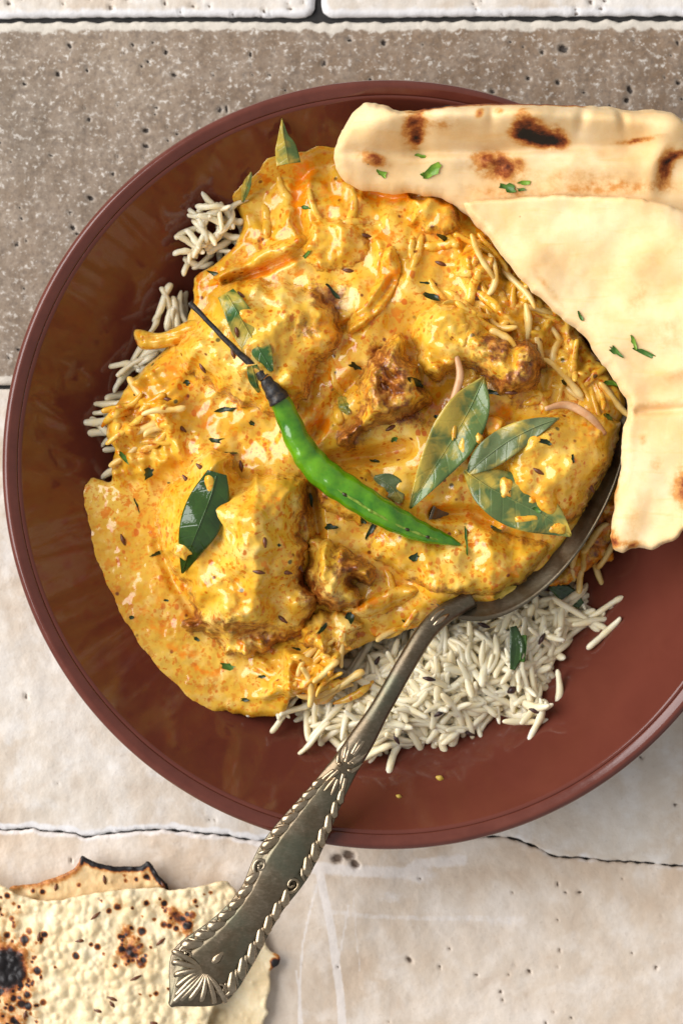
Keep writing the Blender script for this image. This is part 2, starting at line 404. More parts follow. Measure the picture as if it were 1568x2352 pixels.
def mat_glaze():
    s = MT('brown_glaze')
    n1 = s.noise(140, 5, .6, .8); n2 = s.noise(26, 4, .6, 1.2)
    c = s.ramp(n1, [(.3, (0.118, 0.030, 0.019)), (.7, (0.138, 0.036, 0.023))])
    c = s.mix(s.math('MULTIPLY', s.attr('smear'), s.mr(n2, .52, .70, 0, .25)), c, (0.18, 0.055, 0.012))
    r = s.mr(n2, .40, .70, .05, .10)
    nrm = s.bump(s.noise(170, 2), .06, 12)
    return s.set(col=c, rough=r, spec=.38, normal=nrm)
def mat_rim():
    s = MT('rim_clay')
    c = s.mix(s.mr(s.noise(60, 5, .65), .35, .65), (0.105, 0.025, 0.015), (0.130, 0.033, 0.020))
    return s.set(col=c, rough=s.mr(s.noise(30, 4), .35, .65, .12, .20), spec=.5, normal=s.bump(s.noise(30, 3), .05, 3))
def mat_metal(name, patina=1.0, bright=1.0, rr0=.28):
    s = MT(name)
    n1 = s.noise(55, 5, .65); n2 = s.noise(0, 4, .7, vec=s.pos(9, 5, 9)); n3 = s.noise(120, 4, .6)
    b = bright
    c = s.mix(s.mr(n1, .35, .65), (0.38 * b, 0.275 * b, 0.165 * b), (0.48 * b, 0.385 * b, 0.27 * b))
    c = s.mix(s.mr(n2, .40, .62, .6 * patina, 0), c, (0.115, 0.090, 0.055))
    c = s.mix(s.mr(n3, .45, .65, 0, .55 * patina), c, (0.125, 0.145, 0.100))
    c = s.mix(s.mr(n2, .64, .75, 0, .5 * patina), c, (0.50, 0.33, 0.22))
    nrm = s.bump(n2, .12, 3)
    return s.set(col=c, rough=s.mr(n1, .35, .65, rr0, rr0 + .14), metal=.94, normal=nrm)
def mat_plain(name, c1, c2, rough=.4, scale=20, spec=.4, sss=0, bump=.2):
    s = MT(name)
    c = s.mix(s.mr(s.noise(scale, 4, .6), .35, .65), c1, c2)
    return s.set(col=c, rough=rough, spec=spec, sss=sss, ssss=.001, normal=s.bump(s.noise(scale * .5, 3), bump, 3))

M = dict(
    sauce=mat_sauce('curry_sauce'), oilsauce=mat_sauce('oily_curry_sauce', .09),
    rice=mat_rice('cooked_rice', (0.90, 0.75, 0.48), (0.96, 0.86, 0.63), .5),
    ricey=mat_rice('sauce_stained_rice', (0.74, 0.40, 0.045), (0.86, 0.64, 0.26), .25),
    leafdark=mat_leaf('dark_curry_leaf', (0.016, 0.040, 0.006), (0.035, 0.085, 0.010), 0, .14, .6),
    leafsauce=mat_leaf('sauced_curry_leaf', (0.075, 0.130, 0.030), (0.15, 0.215, 0.060), .15, .22, .5, .17), leafspot=mat_leaf('spotted_curry_leaf', (0.060, 0.105, 0.028), (0.12, 0.170, 0.050), .10, .22, .5, -.06),
    leafgrey=mat_leaf('grey_green_leaf', (0.085, 0.120, 0.040), (0.15, 0.185, 0.075), .03, .3),
    cilantro=mat_leaf('coriander_leaf', (0.016, 0.055, 0.008), (0.06, 0.15, 0.03), .13, .25),
    herb=mat_plain('dark_herb', (0.012, 0.022, 0.006), (0.03, 0.05, 0.012), .3),
    parsley=mat_plain('fresh_herb', (0.09, 0.22, 0.015), (0.24, 0.42, 0.04), .4),
    parsleyd=mat_plain('fresh_herb_dark', (0.03, 0.10, 0.012), (0.10, 0.22, 0.03), .4),
    seed=mat_plain('brown_seed', (0.09, 0.025, 0.008), (0.17, 0.055, 0.018), .35, 12),
    darkseed=mat_plain('dark_seed', (0.02, 0.012, 0.012), (0.07, 0.025, 0.018), .3, 12),
    crumb=mat_plain('yellow_crumb', (0.45, 0.30, 0.03), (0.6, 0.42, 0.08), .4),
    onion=mat_sauce('onion_in_sauce'), bread=mat_bread('naan_bread'),
    papad=mat_papad('papad_wafer'), papadb=mat_papad('papad_wafer_toasted', (0.95, 0.82, 0.66)),
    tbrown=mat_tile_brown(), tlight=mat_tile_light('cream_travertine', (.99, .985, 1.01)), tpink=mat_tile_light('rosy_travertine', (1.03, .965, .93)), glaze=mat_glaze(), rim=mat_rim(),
    metal=mat_metal('tarnished_silver', 1.0, .46, .30), metalb=mat_metal('worn_silver', .55, .98, .17), metald=mat_metal('brown_tarnish', .6, .42), 
    grout=mat_plain('dark_grout', (0.015, 0.014, 0.014), (0.03, 0.028, 0.026), .9),
)
def mat_chili():
    s = MT('green_chili_skin')
    c = s.mix(s.mr(s.noise(70, 4, .6), .35, .65), (0.030, 0.150, 0.002), (0.125, 0.33, 0.005))
    return s.set(col=c, rough=.17, spec=.55, coat=.3, coatr=.08, normal=s.bump(s.noise(0, 3, vec=s.pos(60, 34, 40)), .35, 7), sss=.08, ssss=.001)
M['chili'] = mat_chili()
def mat_stem():
    s = MT('charred_stem')
    c = s.mix(s.mr(s.noise(0, 4, .7, vec=s.pos(10, 10, 10)), .45, .7), (0.012, 0.011, 0.012), (0.07, 0.05, 0.03))
    return s.set(col=c, rough=.45, spec=.4, normal=s.bump(s.noise(8, 3), .5, 3))
M['stem'] = mat_stem()
M['slit'] = mat_plain('chili_flesh', (0.10, 0.20, 0.01), (0.26, 0.36, 0.05), .3, 10)
M['hole'] = mat_plain('slit_gap', (0.02, 0.016, 0.006), (0.05, 0.04, 0.01), .3, 10)  # dark colour for the gaps in the chili slit

# ================================================================ the setting: tiled surface
zt = 0.0
gr = mk('tabletop', to_world(np.array([-900, 2500, 2500, -900.]), np.array([-900, -900, 3300, 3300.]), np.full(4, -14.), 0), [(0, 3, 2, 1)], M['grout'], smooth=False)
props(gr, 'dark mortar bed of the tiled travertine surface under everything', kind='structure')

def pits(n, x0, x1, y0, y1, rmin, rmax, seed):
    r = np.random.default_rng(seed)
    return np.stack([r.uniform(x0, x1, n), r.uniform(y0, y1, n), rmin + (rmax - rmin) * r.random(n) ** 3, r.uniform(0, 180, n), r.uniform(.28, 1, n)], 1)
def pitfield(P):
    def f(x, y, d):
        t = np.zeros_like(x)
        for cx, cy, rr, a, asp in P:
            k = (np.abs(x - cx) < rr * 3) & (np.abs(y - cy) < rr * 3)
            if k.any(): t[k] = np.maximum(t[k], gauss(x[k], y[k], cx, cy, rr, rr * asp, a))
        return t
    return f
crack = [(-300, 1900), (0, 1906), (60, 1904), (120, 1910), (165, 1914), (200, 1922), (240, 1916), (300, 1910), (380, 1906), (450, 1913), (520, 1920), (590, 1930),
         (800, 1938), (1000, 1926), (1130, 1922), (1180, 1928), (1230, 1946), (1270, 1966), (1320, 1970), (1380, 1976), (1440, 1980), (1500, 1984), (1568, 1990), (1800, 2004)]
seam = [(-300, 42), (0, 45), (400, 42), (735, 44), (1100, 41), (1568, 40), (1800, 40)]
def off(L, dy): return [(a, b + dy) for a, b in L]
def dense(L, n=300, amp=2.0, sd_=1):
    C = catmull(L, n, closed=False); C[:, 1] += fbm(C[:, 0], C[:, 1] * 0, 30, 3, sd_) * amp; return [tuple(p) for p in C]

def tile(outline, res, mat, pitlist, edgef, vein_or_tint_f=None, amp=2.0, seed=1, bev=9):
    pf = pitfield(pitlist)
    def zt_(x, y, d):
        e = np.clip(d / bev, 0, 1)
        return -(1.5 if bev < 5 else 6.0) * (1 - e) ** 2 + fbm(x, y, 70, 4, seed) * amp - 9 * sstep(.2, .8, pf(x, y, d))
    return slab('tile', outline, res, zt_, lambda x, y, d: -13.0, mat, gr, zref=0,
                attrs={'pit': pf, 'edge': edgef, 'vein': vein_or_tint_f or (lambda x, y, d: 0 * x)}, bottom=False, smooth_outline=False)
s_top = dense(off(seam, -5), 300, 3, 4); s_bot = dense(off(seam, 7), 300, 5, 5)
tile([(-300, -400), (722, -400), (724, -10), (722, 20), (714, 32)] + [p for p in s_top if p[0] < 706][::-1], 6, M['tlight'],
     pits(90, -100, 722, -60, 40, 3, 9, 3), lambda x, y, d: sstep(40, 0, d) * .75)
tile([(738, -400), (1900, -400), (1900, 34)] + [p for p in s_top if p[0] > 752][::-1] + [(742, 28), (738, 12)], 6, M['tlight'],
     pits(50, 738, 1700, -60, 40, 3, 7, 4), lambda x, y, d: sstep(40, 0, d) * .8)
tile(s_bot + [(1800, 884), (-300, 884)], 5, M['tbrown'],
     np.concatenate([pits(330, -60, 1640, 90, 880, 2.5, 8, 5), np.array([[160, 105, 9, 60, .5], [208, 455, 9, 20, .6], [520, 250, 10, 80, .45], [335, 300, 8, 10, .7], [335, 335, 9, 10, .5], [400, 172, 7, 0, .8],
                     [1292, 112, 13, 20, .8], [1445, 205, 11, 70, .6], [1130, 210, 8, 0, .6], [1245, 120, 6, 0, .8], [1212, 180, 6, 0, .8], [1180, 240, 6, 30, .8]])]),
     lambda x, y, d: sstep(34, 4, d) * 1.0, lambda x, y, d: sstep(150, 1050, x + 60 * fbm(x, y, 200, 2, 91)), amp=2.6, seed=11)  # ramp to the right paints in the light's warmer tint, no veins here
cr1 = dense(off(crack, -2.2), 420, 4, 8); cr2 = dense(off(crack, 2.2), 420, 4, 18)
def crack_edge(x, y, d):
    yy = np.interp(x, [p[0] for p in cr1], [p[1] for p in cr1]); dd = np.abs(y - yy)
    return sstep(26, 4, dd) * np.where(x < 700, .72, .42)
tile([(-300, 894)] + [(1800, 894)] + cr1[::-1], 6, M['tlight'], np.concatenate([pits(60, -50, 1650, 900, 1930, 2.5, 6, 6), np.array([[1550, 1850, 8, 0, .5], [60, 1600, 8, 80, .5]])]),
     crack_edge, amp=2.2, seed=21, bev=4)
V1 = [(735, 2010), (745, 2060), (760, 2130), (772, 2220), (782, 2290), (790, 2420)]
V2 = [(735, 2010), (712, 2090), (695, 2170), (688, 2260), (684, 2420)]
V3 = [(800, 2080), (790, 2140), (775, 2220)]; V4 = [(812, 2060), (818, 2150), (826, 2230)]; V5 = [(680, 2230), (690, 2300), (694, 2400)]
V6 = [(760, 2095), (850, 2105), (1000, 2110), (1120, 2108)]; V7 = [(700, 1990), (800, 2000), (930, 2005), (960, 1985), (1060, 1975)]
def veins(x, y, d):
    t = np.zeros_like(x)
    for L, w_, a in ((V1, 8, 1.25), (V2, 3, .8), (V3, 3, .7), (V4, 2.5, .6), (V5, 3, .8), (V6, 7, .55), (V7, 14, .75)):
        t = np.maximum(t, a * sstep(w_ * 1.8, w_ * .4, polyline_d(L, x, y)))
    for gx, gy, r1, r2, aa in ((960, 2010, 50, 26, .8), (900, 2060, 40, 20, .6), (1160, 2115, 90, 18, .55)): t = np.maximum(t, aa * gauss(x, y, gx, gy, r1, r2))
    return t
tile(cr2 + [(1800, 2800), (-300, 2800)], 4.5, M['tpink'], np.concatenate([pits(70, -50, 1650, 1960, 2420, 2.5, 6, 9),
     np.array([[775, 1972, 16, 0, .8], [800, 1965, 18, 10, .7], [815, 1985, 14, 40, .7], [940, 2205, 10, 40, .6], [1215, 2232, 7, 60, .6], [163, 1977, 8, 100, .4], [1330, 2050, 6, 0, .7]])]),
     crack_edge, veins, amp=2.2, seed=31, bev=4)

# ================================================================ bowl
RIMZ = 333.0
BCX = 784 + (890 - 784) * sz(RIMZ); BCY = 1176 + (1067 - 1176) * sz(RIMZ)   # bowl centre in food-plane units
BR = 886 * sz(RIMZ)
def bowl_z(r):
    r = np.asarray(r, float)
    return 30 + 292 * np.clip((r - 470) / (BR - 36 - 470), 0, 1.05) ** 1.75
def bowl_zxy(x, y): return bowl_z(np.hypot(x - BCX, y - BCY))
LEVEL = float(bowl_z(698))
bowl = empty('serving_bowl', to_world(BCX, BCY, 0, Z0), 'wide shallow brown glazed bowl holding curry, rice and bread', 'bowl')
def lathe(name, prof, mat, parent, ns=320, attrs=None):
    P = np.asarray(prof, float); m = len(P); a = np.linspace(0, 2 * np.pi, ns, endpoint=False)
    X = BCX + P[:, 0:1] * np.cos(a); Y = BCY + P[:, 0:1] * np.sin(a); Z = np.repeat(P[:, 1:2], ns, 1)
    V = to_world(X.ravel(), Y.ravel(), Z.ravel(), Z0)
    F = []
    i, k = np.meshgrid(np.arange(m - 1), np.arange(ns), indexing='ij'); k2 = (k + 1) % ns
    F = np.stack([i * ns + k, i * ns + k2, (i + 1) * ns + k2, (i + 1) * ns + k], -1).reshape(-1, 4)[:, ::-1]
    at = {n_: f(X.ravel(), Y.ravel()) for n_, f in (attrs or {}).items()}
    return mk(name, V, F, mat, parent, at)
rr = np.concatenate([[0.5], np.linspace(60, 460, 8), np.linspace(475, BR - 36, 46)])
inner = [(r, float(bowl_z(r))) for r in rr]
ri = inner[-1]
outer = [(BR - 22, 296), (BR - 40, 268), (760, 170), (660, 80), (540, 30), (480, 18), (472, 10)]
lathe('body', inner + [(ri[0] + 3, ri[1] - 4), (BR - 24, RIMZ - 22)] + outer + [(440, 12), (0.5, 14)], M['glaze'], bowl,
      attrs={'smear': lambda x, y: np.clip(1.1 * gauss(x, y, 560, 330, 330, 200) + .7 * gauss(x, y, 250, 800, 200, 400) + .5 * gauss(x, y, 500, 1750, 300, 160), 0, 1)})
rim = [(ri[0] + 1.5, ri[1] - 4), (ri[0] + 2.5, ri[1] + 1.0), (ri[0] + 6, ri[1] + 4.0), (ri[0] + 14, ri[1] + 8), (ri[0] + 22, RIMZ), (BR - 8, RIMZ - 1.5), (BR - 2, RIMZ - 8), (BR, RIMZ - 17), (BR - 4, RIMZ - 28), (BR - 14, RIMZ - 36), (BR - 23, RIMZ - 38)]
rimc = catmull(rim, 60, closed=False)
lathe('rim', rimc, M['rim'], bowl)
lathe('foot_ring', [(478, 14), (482, 4), (476, 0.2), (452, 0.2), (446, 4), (444, 14)], M['rim'], bowl, 160)

# ================================================================ food heights
GB = []
def add_grain_bumps(n, poly, amp, seed):
    r = np.random.default_rng(seed); P = np.asarray(poly, float); x0, y0 = P.min(0); x1, y1 = P.max(0); c = 0
    while c < n:
        x, y = r.uniform(x0, x1), r.uniform(y0, y1)
        if poly_sd(P, np.array([x]), np.array([y]))[0][0] > 0:
            GB.append((x, y, r.uniform(34, 52), r.uniform(9, 12), r.uniform(0, 180), amp * r.uniform(.5, 1))); c += 1
add_grain_bumps(70, [(230, 960), (330, 860), (430, 900), (420, 1040), (330, 1110), (240, 1090)], 17, 1)
add_grain_bumps(60, [(1040, 540), (1150, 580), (1300, 740), (1400, 880), (1300, 930), (1200, 800), (1060, 640)], 18, 2)
add_grain_bumps(45, [(600, 1520), (780, 1470), (800, 1540), (720, 1620), (640, 1630)], 18, 3)
add_grain_bumps(50, [(560, 420), (760, 370), (1000, 460), (1000, 620), (600, 600)], 8, 4)
def HS(x, y):
    """height of the sauce surface"""
    rho = np.hypot((x - 900) / 560, (y - 900) / 560)
    m = 105 * np.clip(1 - rho ** 2, 0, 1) ** .8
    m = m + 45 * gauss(x, y, 1240, 1100, 210, 210) + 25 * gauss(x, y, 560, 1230, 200, 200) + 40 * gauss(x, y, 330, 960, 110, 130) + 42 * gauss(x, y, 740, 1560, 100, 80)
    m = m + 35 * gauss(x, y, 1050, 1360, 200, 70) + 62 * gauss(x, y, 1415, 900, 70, 80) + 44 * gauss(x, y, 1005, 1362, 52, 40)
    pool = sstep(330, 470, x + .18 * (1250 - y) * (y < 1250)) 
    n_ = fbm(x, y, 110, 3, 40, .33) * 22 + ridged(x, y, 140, 2, 50) * 7
    fin = fbm(x, y, 30, 2, 60, .4) * 1.6
    for gx, gy, gl, gw, ga, gh in GB:
        k = (np.abs(x - gx) < gl * 2) & (np.abs(y - gy) < gl * 2)
        if np.any(k): m[k] = np.maximum(m[k], m[k] + gh * gauss(x[k], y[k], gx, gy, gl, gw, ga))
    amt = np.clip((m - 4) / 30, 0, 1) 
    z = LEVEL + m + (n_ + fin) * (.16 + .84 * amt) + fbm(x, y, 34, 3, 63) * 3.0 * (1 - amt)
    # grooves that carry oil
    for L, wd, dp in GROOVES: z = z - 1.7 * dp * sstep(wd, 0, polyline_d(L, x, y))
    pm = sstep(600, 520, x) * sstep(1070, 1120, y)
    return np.maximum(z, bowl_zxy(x, y) + 5 - 75 * pm)
GROOVES = [([(690, 400), (680, 470), (700, 540)], 26, 12), ([(830, 440), (900, 455), (1000, 445)], 22, 10), ([(520, 645), (600, 625), (690, 590)], 16, 14),
           ([(780, 760), (850, 720), (900, 650)], 18, 14), ([(720, 1000), (760, 940), (830, 860)], 30, 22), ([(760, 1060), (850, 1050), (930, 1030)], 30, 24),
           ([(1000, 1180), (1080, 1180), (1130, 1200)], 26, 22), ([(710, 1120), (730, 1220), (720, 1330)], 24, 24), ([(360, 1250), (400, 1350), (450, 1420)], 20, 8)]
OILS = [(760, 470, 160, 110, 0, .36), (1010, 560, 130, 90, 20, .34), (330, 1380, 90, 180, 20, .20), (300, 950, 90, 90, 0, .34), (1180, 1180, 150, 80, -20, .34), (730, 1560, 90, 70, 0, .40), (760, 780, 90, 90, 0, .32), (1080, 1000, 60, 60, 0, .4), (690, 430, 26, 60, 5, 1.2), (705, 400, 20, 30, 0, 1), (900, 450, 80, 16, 5, 1), (1020, 460, 60, 18, 30, 1), (620, 622, 70, 10, -20, 1), (890, 640, 30, 50, 20, .8), (1100, 530, 18, 60, -40, 1),
        (880, 545, 40, 18, 0, .6), (770, 850, 30, 60, 30, .5), (740, 980, 30, 26, 0, .7), (1000, 1170, 60, 20, 10, .5), (420, 1500, 50, 18, 20, .55), (470, 1540, 40, 14, 20, .7), (310, 1300, 14, 14, 0, .8), (360, 1450, 40, 20, 30, .4),
        (1280, 1200, 60, 30, -40, .55), (720, 960, 26, 40, 0, .5), (470, 960, 40, 26, 30, .4), (400, 850, 30, 20, 0, .5), (640, 900, 20, 30, 0, .4), (1150, 950, 40, 20, 0, .5), (1350, 1000, 30, 40, 0, .3), (560, 1180, 12, 40, 0, .3),
        (860, 1380, 60, 14, -20, .6), (760, 700, 40, 20, 0, .5)]
def OIL(x, y, d=None):
    t = 0 * x
    for a in OILS: t = np.maximum(t, a[5] * gauss(x, y, *a[:5]))
    return t
CRUSTS = [(750, 695, 50, 40, 0, .75), (700, 760, 60, 30, 30, .45), (705, 1180, 30, 80, 0, .55), (720, 1340, 40, 60, 0, .6), (560, 1440, 130, 30, 8, .7), (450, 1430, 40, 26, 0, .7), (640, 1470, 60, 30, 0, .5),
          (890, 880, 60, 70, 20, .9), (800, 1005, 30, 34, 0, 1.1), (930, 960, 60, 26, 0, .8), (870, 830, 40, 40, 0, .8), (1130, 800, 60, 50, 0, .8), (1210, 840, 40, 60, 0, .85), (1160, 880, 60, 26, 0, .7), (1070, 930, 40, 70, 0, .4),
          (800, 1300, 60, 40, 20, .75), (760, 1380, 50, 30, 0, .6), (1200, 930, 60, 20, -10, .6), (560, 860, 50, 30, 0, .2), (740, 1130, 26, 40, 0, .7), (1330, 780, 40, 30, 0, .35), (1330, 1260, 30, 60, 0, .2), (730, 1450, 50, 30, 0, .45)]
def CRUST(x, y, d=None):
    t = 0 * x
    for a in CRUSTS: t = np.maximum(t, 1.12 * a[5] * gauss(x, y, *a[:5]))
    return t
SA = {'oil': OIL, 'crust': CRUST}

sauce_outline = [(640, 362), (690, 350), (765, 338), (850, 360), (950, 400), (1070, 455), (1140, 550), (1250, 668), (1345, 785), (1432, 915), (1424, 985), (1402, 1062), (1366, 1142), (1308, 1236), (1248, 1314),
                 (1176, 1372), (1100, 1390), (1040, 1390), (985, 1420), (930, 1445), (870, 1470), (800, 1496), (765, 1540), (770, 1600), (735, 1622), (700, 1590), (668, 1600), (655, 1635), (600, 1656), (560, 1650), (520, 1640), (470, 1650), (410, 1630), (360, 1600),
                 (310, 1555), (255, 1495), (215, 1410), (180, 1315), (165, 1200), (176, 1130), (212, 1096), (250, 1100), (262, 1040), (250, 990), (262, 940), (300, 880), (345, 830), (400, 770), (438, 700), (445, 640), (490, 606), (535, 565), (556, 505), (540, 455), (575, 405)]
sauce = slab('curry_sauce', sauce_outline, 3.4, lambda x, y, d: np.maximum(HS(x, y) - 16 * (1 - np.clip(d / 16, 0, 1)) ** 2, bowl_zxy(x, y) + 1.5 - 75 * sstep(600, 520, x) * sstep(1070, 1120, y)),
             lambda x, y, d: HS(x, y) - 30, M['sauce'], attrs=SA, n=330, jag=[(9, 70, 70), (1.5, 20, 75)])
props(sauce, 'thick yellow curry sauce flecked with orange oil, pooled across the brown bowl', 'sauce')

smear = slab('sauce_smear', [(1262, 1345), (1325, 1275), (1380, 1180), (1425, 1080), (1445, 1110), (1430, 1190), (1412, 1240), (1418, 1285), (1380, 1292), (1350, 1318), (1300, 1345)], 4,
             lambda x, y, d: 105 + 14 * np.clip(d / 22, 0, 1) ** .5 + fbm(x, y, 30, 3, 81) * 9, lambda x, y, d: 60.0, M['oilsauce'], attrs={'oil': lambda x, y, d: .12 + 0 * x, 'crust': lambda x, y, d: .5 + 0 * x}, jag=[(8, 22, 77)])
props(smear, 'oily brown sauce smear between the spoon edge and the naan', 'sauce')

# ---------------------------------------------------------------- chicken pieces and other lumps under the sauce
def lump(name, outline, h, label, cat, group=None, R=70, rough=8, fine=3, crust=0.0, sd_=1, extra=None, mat='sauce', res=3.2, sink=14, jag=9, dome=.62):
    def zt_(x, y, d):
        e = np.clip(d / R, 0, 1); prof = (1 - (1 - e) ** 2) ** dome
        c = np.clip(CRUST(x, y) + crust, 0, 1)
        nz = fbm(x, y, 90, 3, sd_, .33) * rough * 1.5 + ridged(x, y, 66, 2, sd_ + 7) * (rough * .34 + 10 * c) + fbm(x, y, 18, 3, sd_ + 13) * (fine * .08 + 9 * c * c)
        z = HS(x, y) - sink + (1.22 if cat == 'chicken' else 1.0) * h * prof + nz * np.clip(d / 22, 0, 1)
        if extra is not None: z = z + extra(x, y, d)
        return z
    o = slab(name, outline, res, zt_, lambda x, y, d: HS(x, y) - sink - 24, M[mat],
             attrs={'oil': OIL, 'crust': lambda x, y, d: CRUST(x, y) + crust + .22 * sstep(26, 6, d) * (cat == 'chicken') + .34 * sstep(38, 10, d) * (cat == 'chicken') * (y + .4 * x > np.mean(np.asarray(outline)[:, 1]) + .4 * np.mean(np.asarray(outline)[:, 0]))}, jag=[(jag, 34, sd_ + 3), (jag * .45, 13, sd_ + 5)])  # browned edges, heavier at lower right, also paint shade into the gaps
    props(o, label, cat, group); return o
GC = 'sauce-coated fried chicken pieces'
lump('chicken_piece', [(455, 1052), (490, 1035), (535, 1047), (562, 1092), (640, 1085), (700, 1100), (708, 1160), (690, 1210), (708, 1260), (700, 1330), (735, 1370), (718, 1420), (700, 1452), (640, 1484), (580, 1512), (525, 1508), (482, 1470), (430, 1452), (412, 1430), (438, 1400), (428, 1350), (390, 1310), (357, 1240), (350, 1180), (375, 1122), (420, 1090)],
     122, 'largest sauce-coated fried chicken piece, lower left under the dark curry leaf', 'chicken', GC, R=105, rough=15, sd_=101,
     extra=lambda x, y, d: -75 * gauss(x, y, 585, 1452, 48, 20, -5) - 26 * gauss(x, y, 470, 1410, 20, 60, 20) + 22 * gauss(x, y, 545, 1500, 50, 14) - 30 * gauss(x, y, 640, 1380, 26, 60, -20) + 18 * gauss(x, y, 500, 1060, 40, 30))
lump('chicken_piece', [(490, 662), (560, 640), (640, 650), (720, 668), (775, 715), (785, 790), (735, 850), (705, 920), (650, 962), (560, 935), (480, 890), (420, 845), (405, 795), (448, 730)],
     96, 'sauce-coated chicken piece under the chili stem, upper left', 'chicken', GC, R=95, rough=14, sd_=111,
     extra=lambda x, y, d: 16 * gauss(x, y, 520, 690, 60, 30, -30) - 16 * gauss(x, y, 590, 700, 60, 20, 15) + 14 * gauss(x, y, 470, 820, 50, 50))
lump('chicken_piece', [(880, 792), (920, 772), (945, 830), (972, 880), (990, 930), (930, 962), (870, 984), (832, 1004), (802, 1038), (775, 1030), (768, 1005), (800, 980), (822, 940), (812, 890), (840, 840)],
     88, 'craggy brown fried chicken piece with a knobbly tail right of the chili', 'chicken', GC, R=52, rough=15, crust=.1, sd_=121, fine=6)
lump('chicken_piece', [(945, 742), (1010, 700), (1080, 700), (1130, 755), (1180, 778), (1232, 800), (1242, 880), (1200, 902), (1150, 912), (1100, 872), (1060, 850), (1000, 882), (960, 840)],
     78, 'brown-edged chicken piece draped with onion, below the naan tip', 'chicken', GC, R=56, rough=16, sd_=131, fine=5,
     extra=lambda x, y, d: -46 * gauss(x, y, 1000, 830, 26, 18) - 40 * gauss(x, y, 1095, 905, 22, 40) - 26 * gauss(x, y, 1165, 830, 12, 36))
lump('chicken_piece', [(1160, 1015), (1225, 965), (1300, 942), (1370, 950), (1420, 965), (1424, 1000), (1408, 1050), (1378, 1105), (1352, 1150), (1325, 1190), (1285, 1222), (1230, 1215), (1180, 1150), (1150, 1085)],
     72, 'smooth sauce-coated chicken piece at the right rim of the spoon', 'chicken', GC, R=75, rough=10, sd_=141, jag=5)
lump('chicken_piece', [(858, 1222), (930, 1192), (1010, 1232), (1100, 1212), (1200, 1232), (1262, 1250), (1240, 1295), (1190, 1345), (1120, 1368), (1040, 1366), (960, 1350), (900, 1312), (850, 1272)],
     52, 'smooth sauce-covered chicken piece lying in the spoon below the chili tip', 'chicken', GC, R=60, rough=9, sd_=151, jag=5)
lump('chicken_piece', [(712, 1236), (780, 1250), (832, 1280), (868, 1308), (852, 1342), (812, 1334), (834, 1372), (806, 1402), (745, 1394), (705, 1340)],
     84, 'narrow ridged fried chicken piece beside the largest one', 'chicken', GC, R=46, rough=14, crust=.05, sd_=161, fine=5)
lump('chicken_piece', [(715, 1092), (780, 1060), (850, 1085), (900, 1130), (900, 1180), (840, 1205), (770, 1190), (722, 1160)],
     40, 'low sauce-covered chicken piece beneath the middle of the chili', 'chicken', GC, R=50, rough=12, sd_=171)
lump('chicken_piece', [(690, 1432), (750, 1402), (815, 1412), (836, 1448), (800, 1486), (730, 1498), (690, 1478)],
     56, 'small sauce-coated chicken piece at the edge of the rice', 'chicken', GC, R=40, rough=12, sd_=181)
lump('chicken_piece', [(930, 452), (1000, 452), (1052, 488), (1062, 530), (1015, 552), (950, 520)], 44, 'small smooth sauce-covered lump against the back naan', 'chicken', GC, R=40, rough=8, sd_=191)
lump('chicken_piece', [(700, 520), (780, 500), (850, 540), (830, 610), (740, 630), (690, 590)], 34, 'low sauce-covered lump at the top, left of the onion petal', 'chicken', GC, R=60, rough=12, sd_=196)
GO = 'onion slices in the curry'
lump('onion_slice', [(885, 572), (908, 575), (922, 625), (900, 690), (860, 740), (805, 775), (790, 748), (832, 700), (862, 640), (872, 595)], 46, 'curved onion petal glazed with sauce above the craggy chicken', 'onion', GO, R=26, rough=4, sd_=201, jag=3)
lump('onion_slice', [(488, 634), (540, 602), (620, 562), (690, 540), (708, 566), (640, 602), (560, 634), (510, 652)], 52, 'long onion slice under sauce at the upper left edge', 'onion', GO, R=26, rough=6, sd_=205, jag=3)
lump('onion_slice', [(800, 1402), (860, 1362), (930, 1338), (962, 1356), (910, 1398), (845, 1422)], 40, 'pale onion slice coated in sauce near the spoon neck', 'onion', GO, R=22, rough=4, sd_=209, jag=3)
lump('onion_slice', [(985, 735), (1040, 715), (1090, 740), (1085, 800), (1050, 830), (1010, 790)], 92, 'limp translucent onion piece draped over the brown-edged chicken', 'onion', GO, R=30, rough=10, sd_=213, jag=6)
os_ = slab('onion_slice', [(310, 756), (370, 764), (440, 735), (470, 750), (430, 785), (350, 802), (318, 796)], 3, lambda x, y, d: 190 + (x - 310) * .12 + 22 * np.clip(d / 16, 0, 1) ** .5 + fbm(x, y, 22, 3, 217) * 3 - 7 * sstep(8, 0, np.abs(y - 782 + (x - 330) * .14)),
           lambda x, y, d: 178 + (x - 310) * .1, M['onion'], attrs={'oil': lambda x, y, d: 0 * x, 'crust': lambda x, y, d: 0 * x})
props(os_, 'yellow onion strip sticking out over the left rice', 'onion', GO)
os2 = slab('onion_slice', [(1096, 968), (1120, 955), (1150, 966), (1152, 985), (1135, 1010), (1108, 1002)], 2.5, lambda x, y, d: 295 + 18 * np.clip(d / 10, 0, 1) ** .5 - 6 * gauss(x, y, 1125, 982, 14),
            lambda x, y, d: 240.0, M['onion'], attrs={'oil': lambda x, y, d: 0.25 + 0 * x, 'crust': lambda x, y, d: 0 * x})
props(os2, 'small square onion bit between the two upper curry leaves', 'onion', GO)
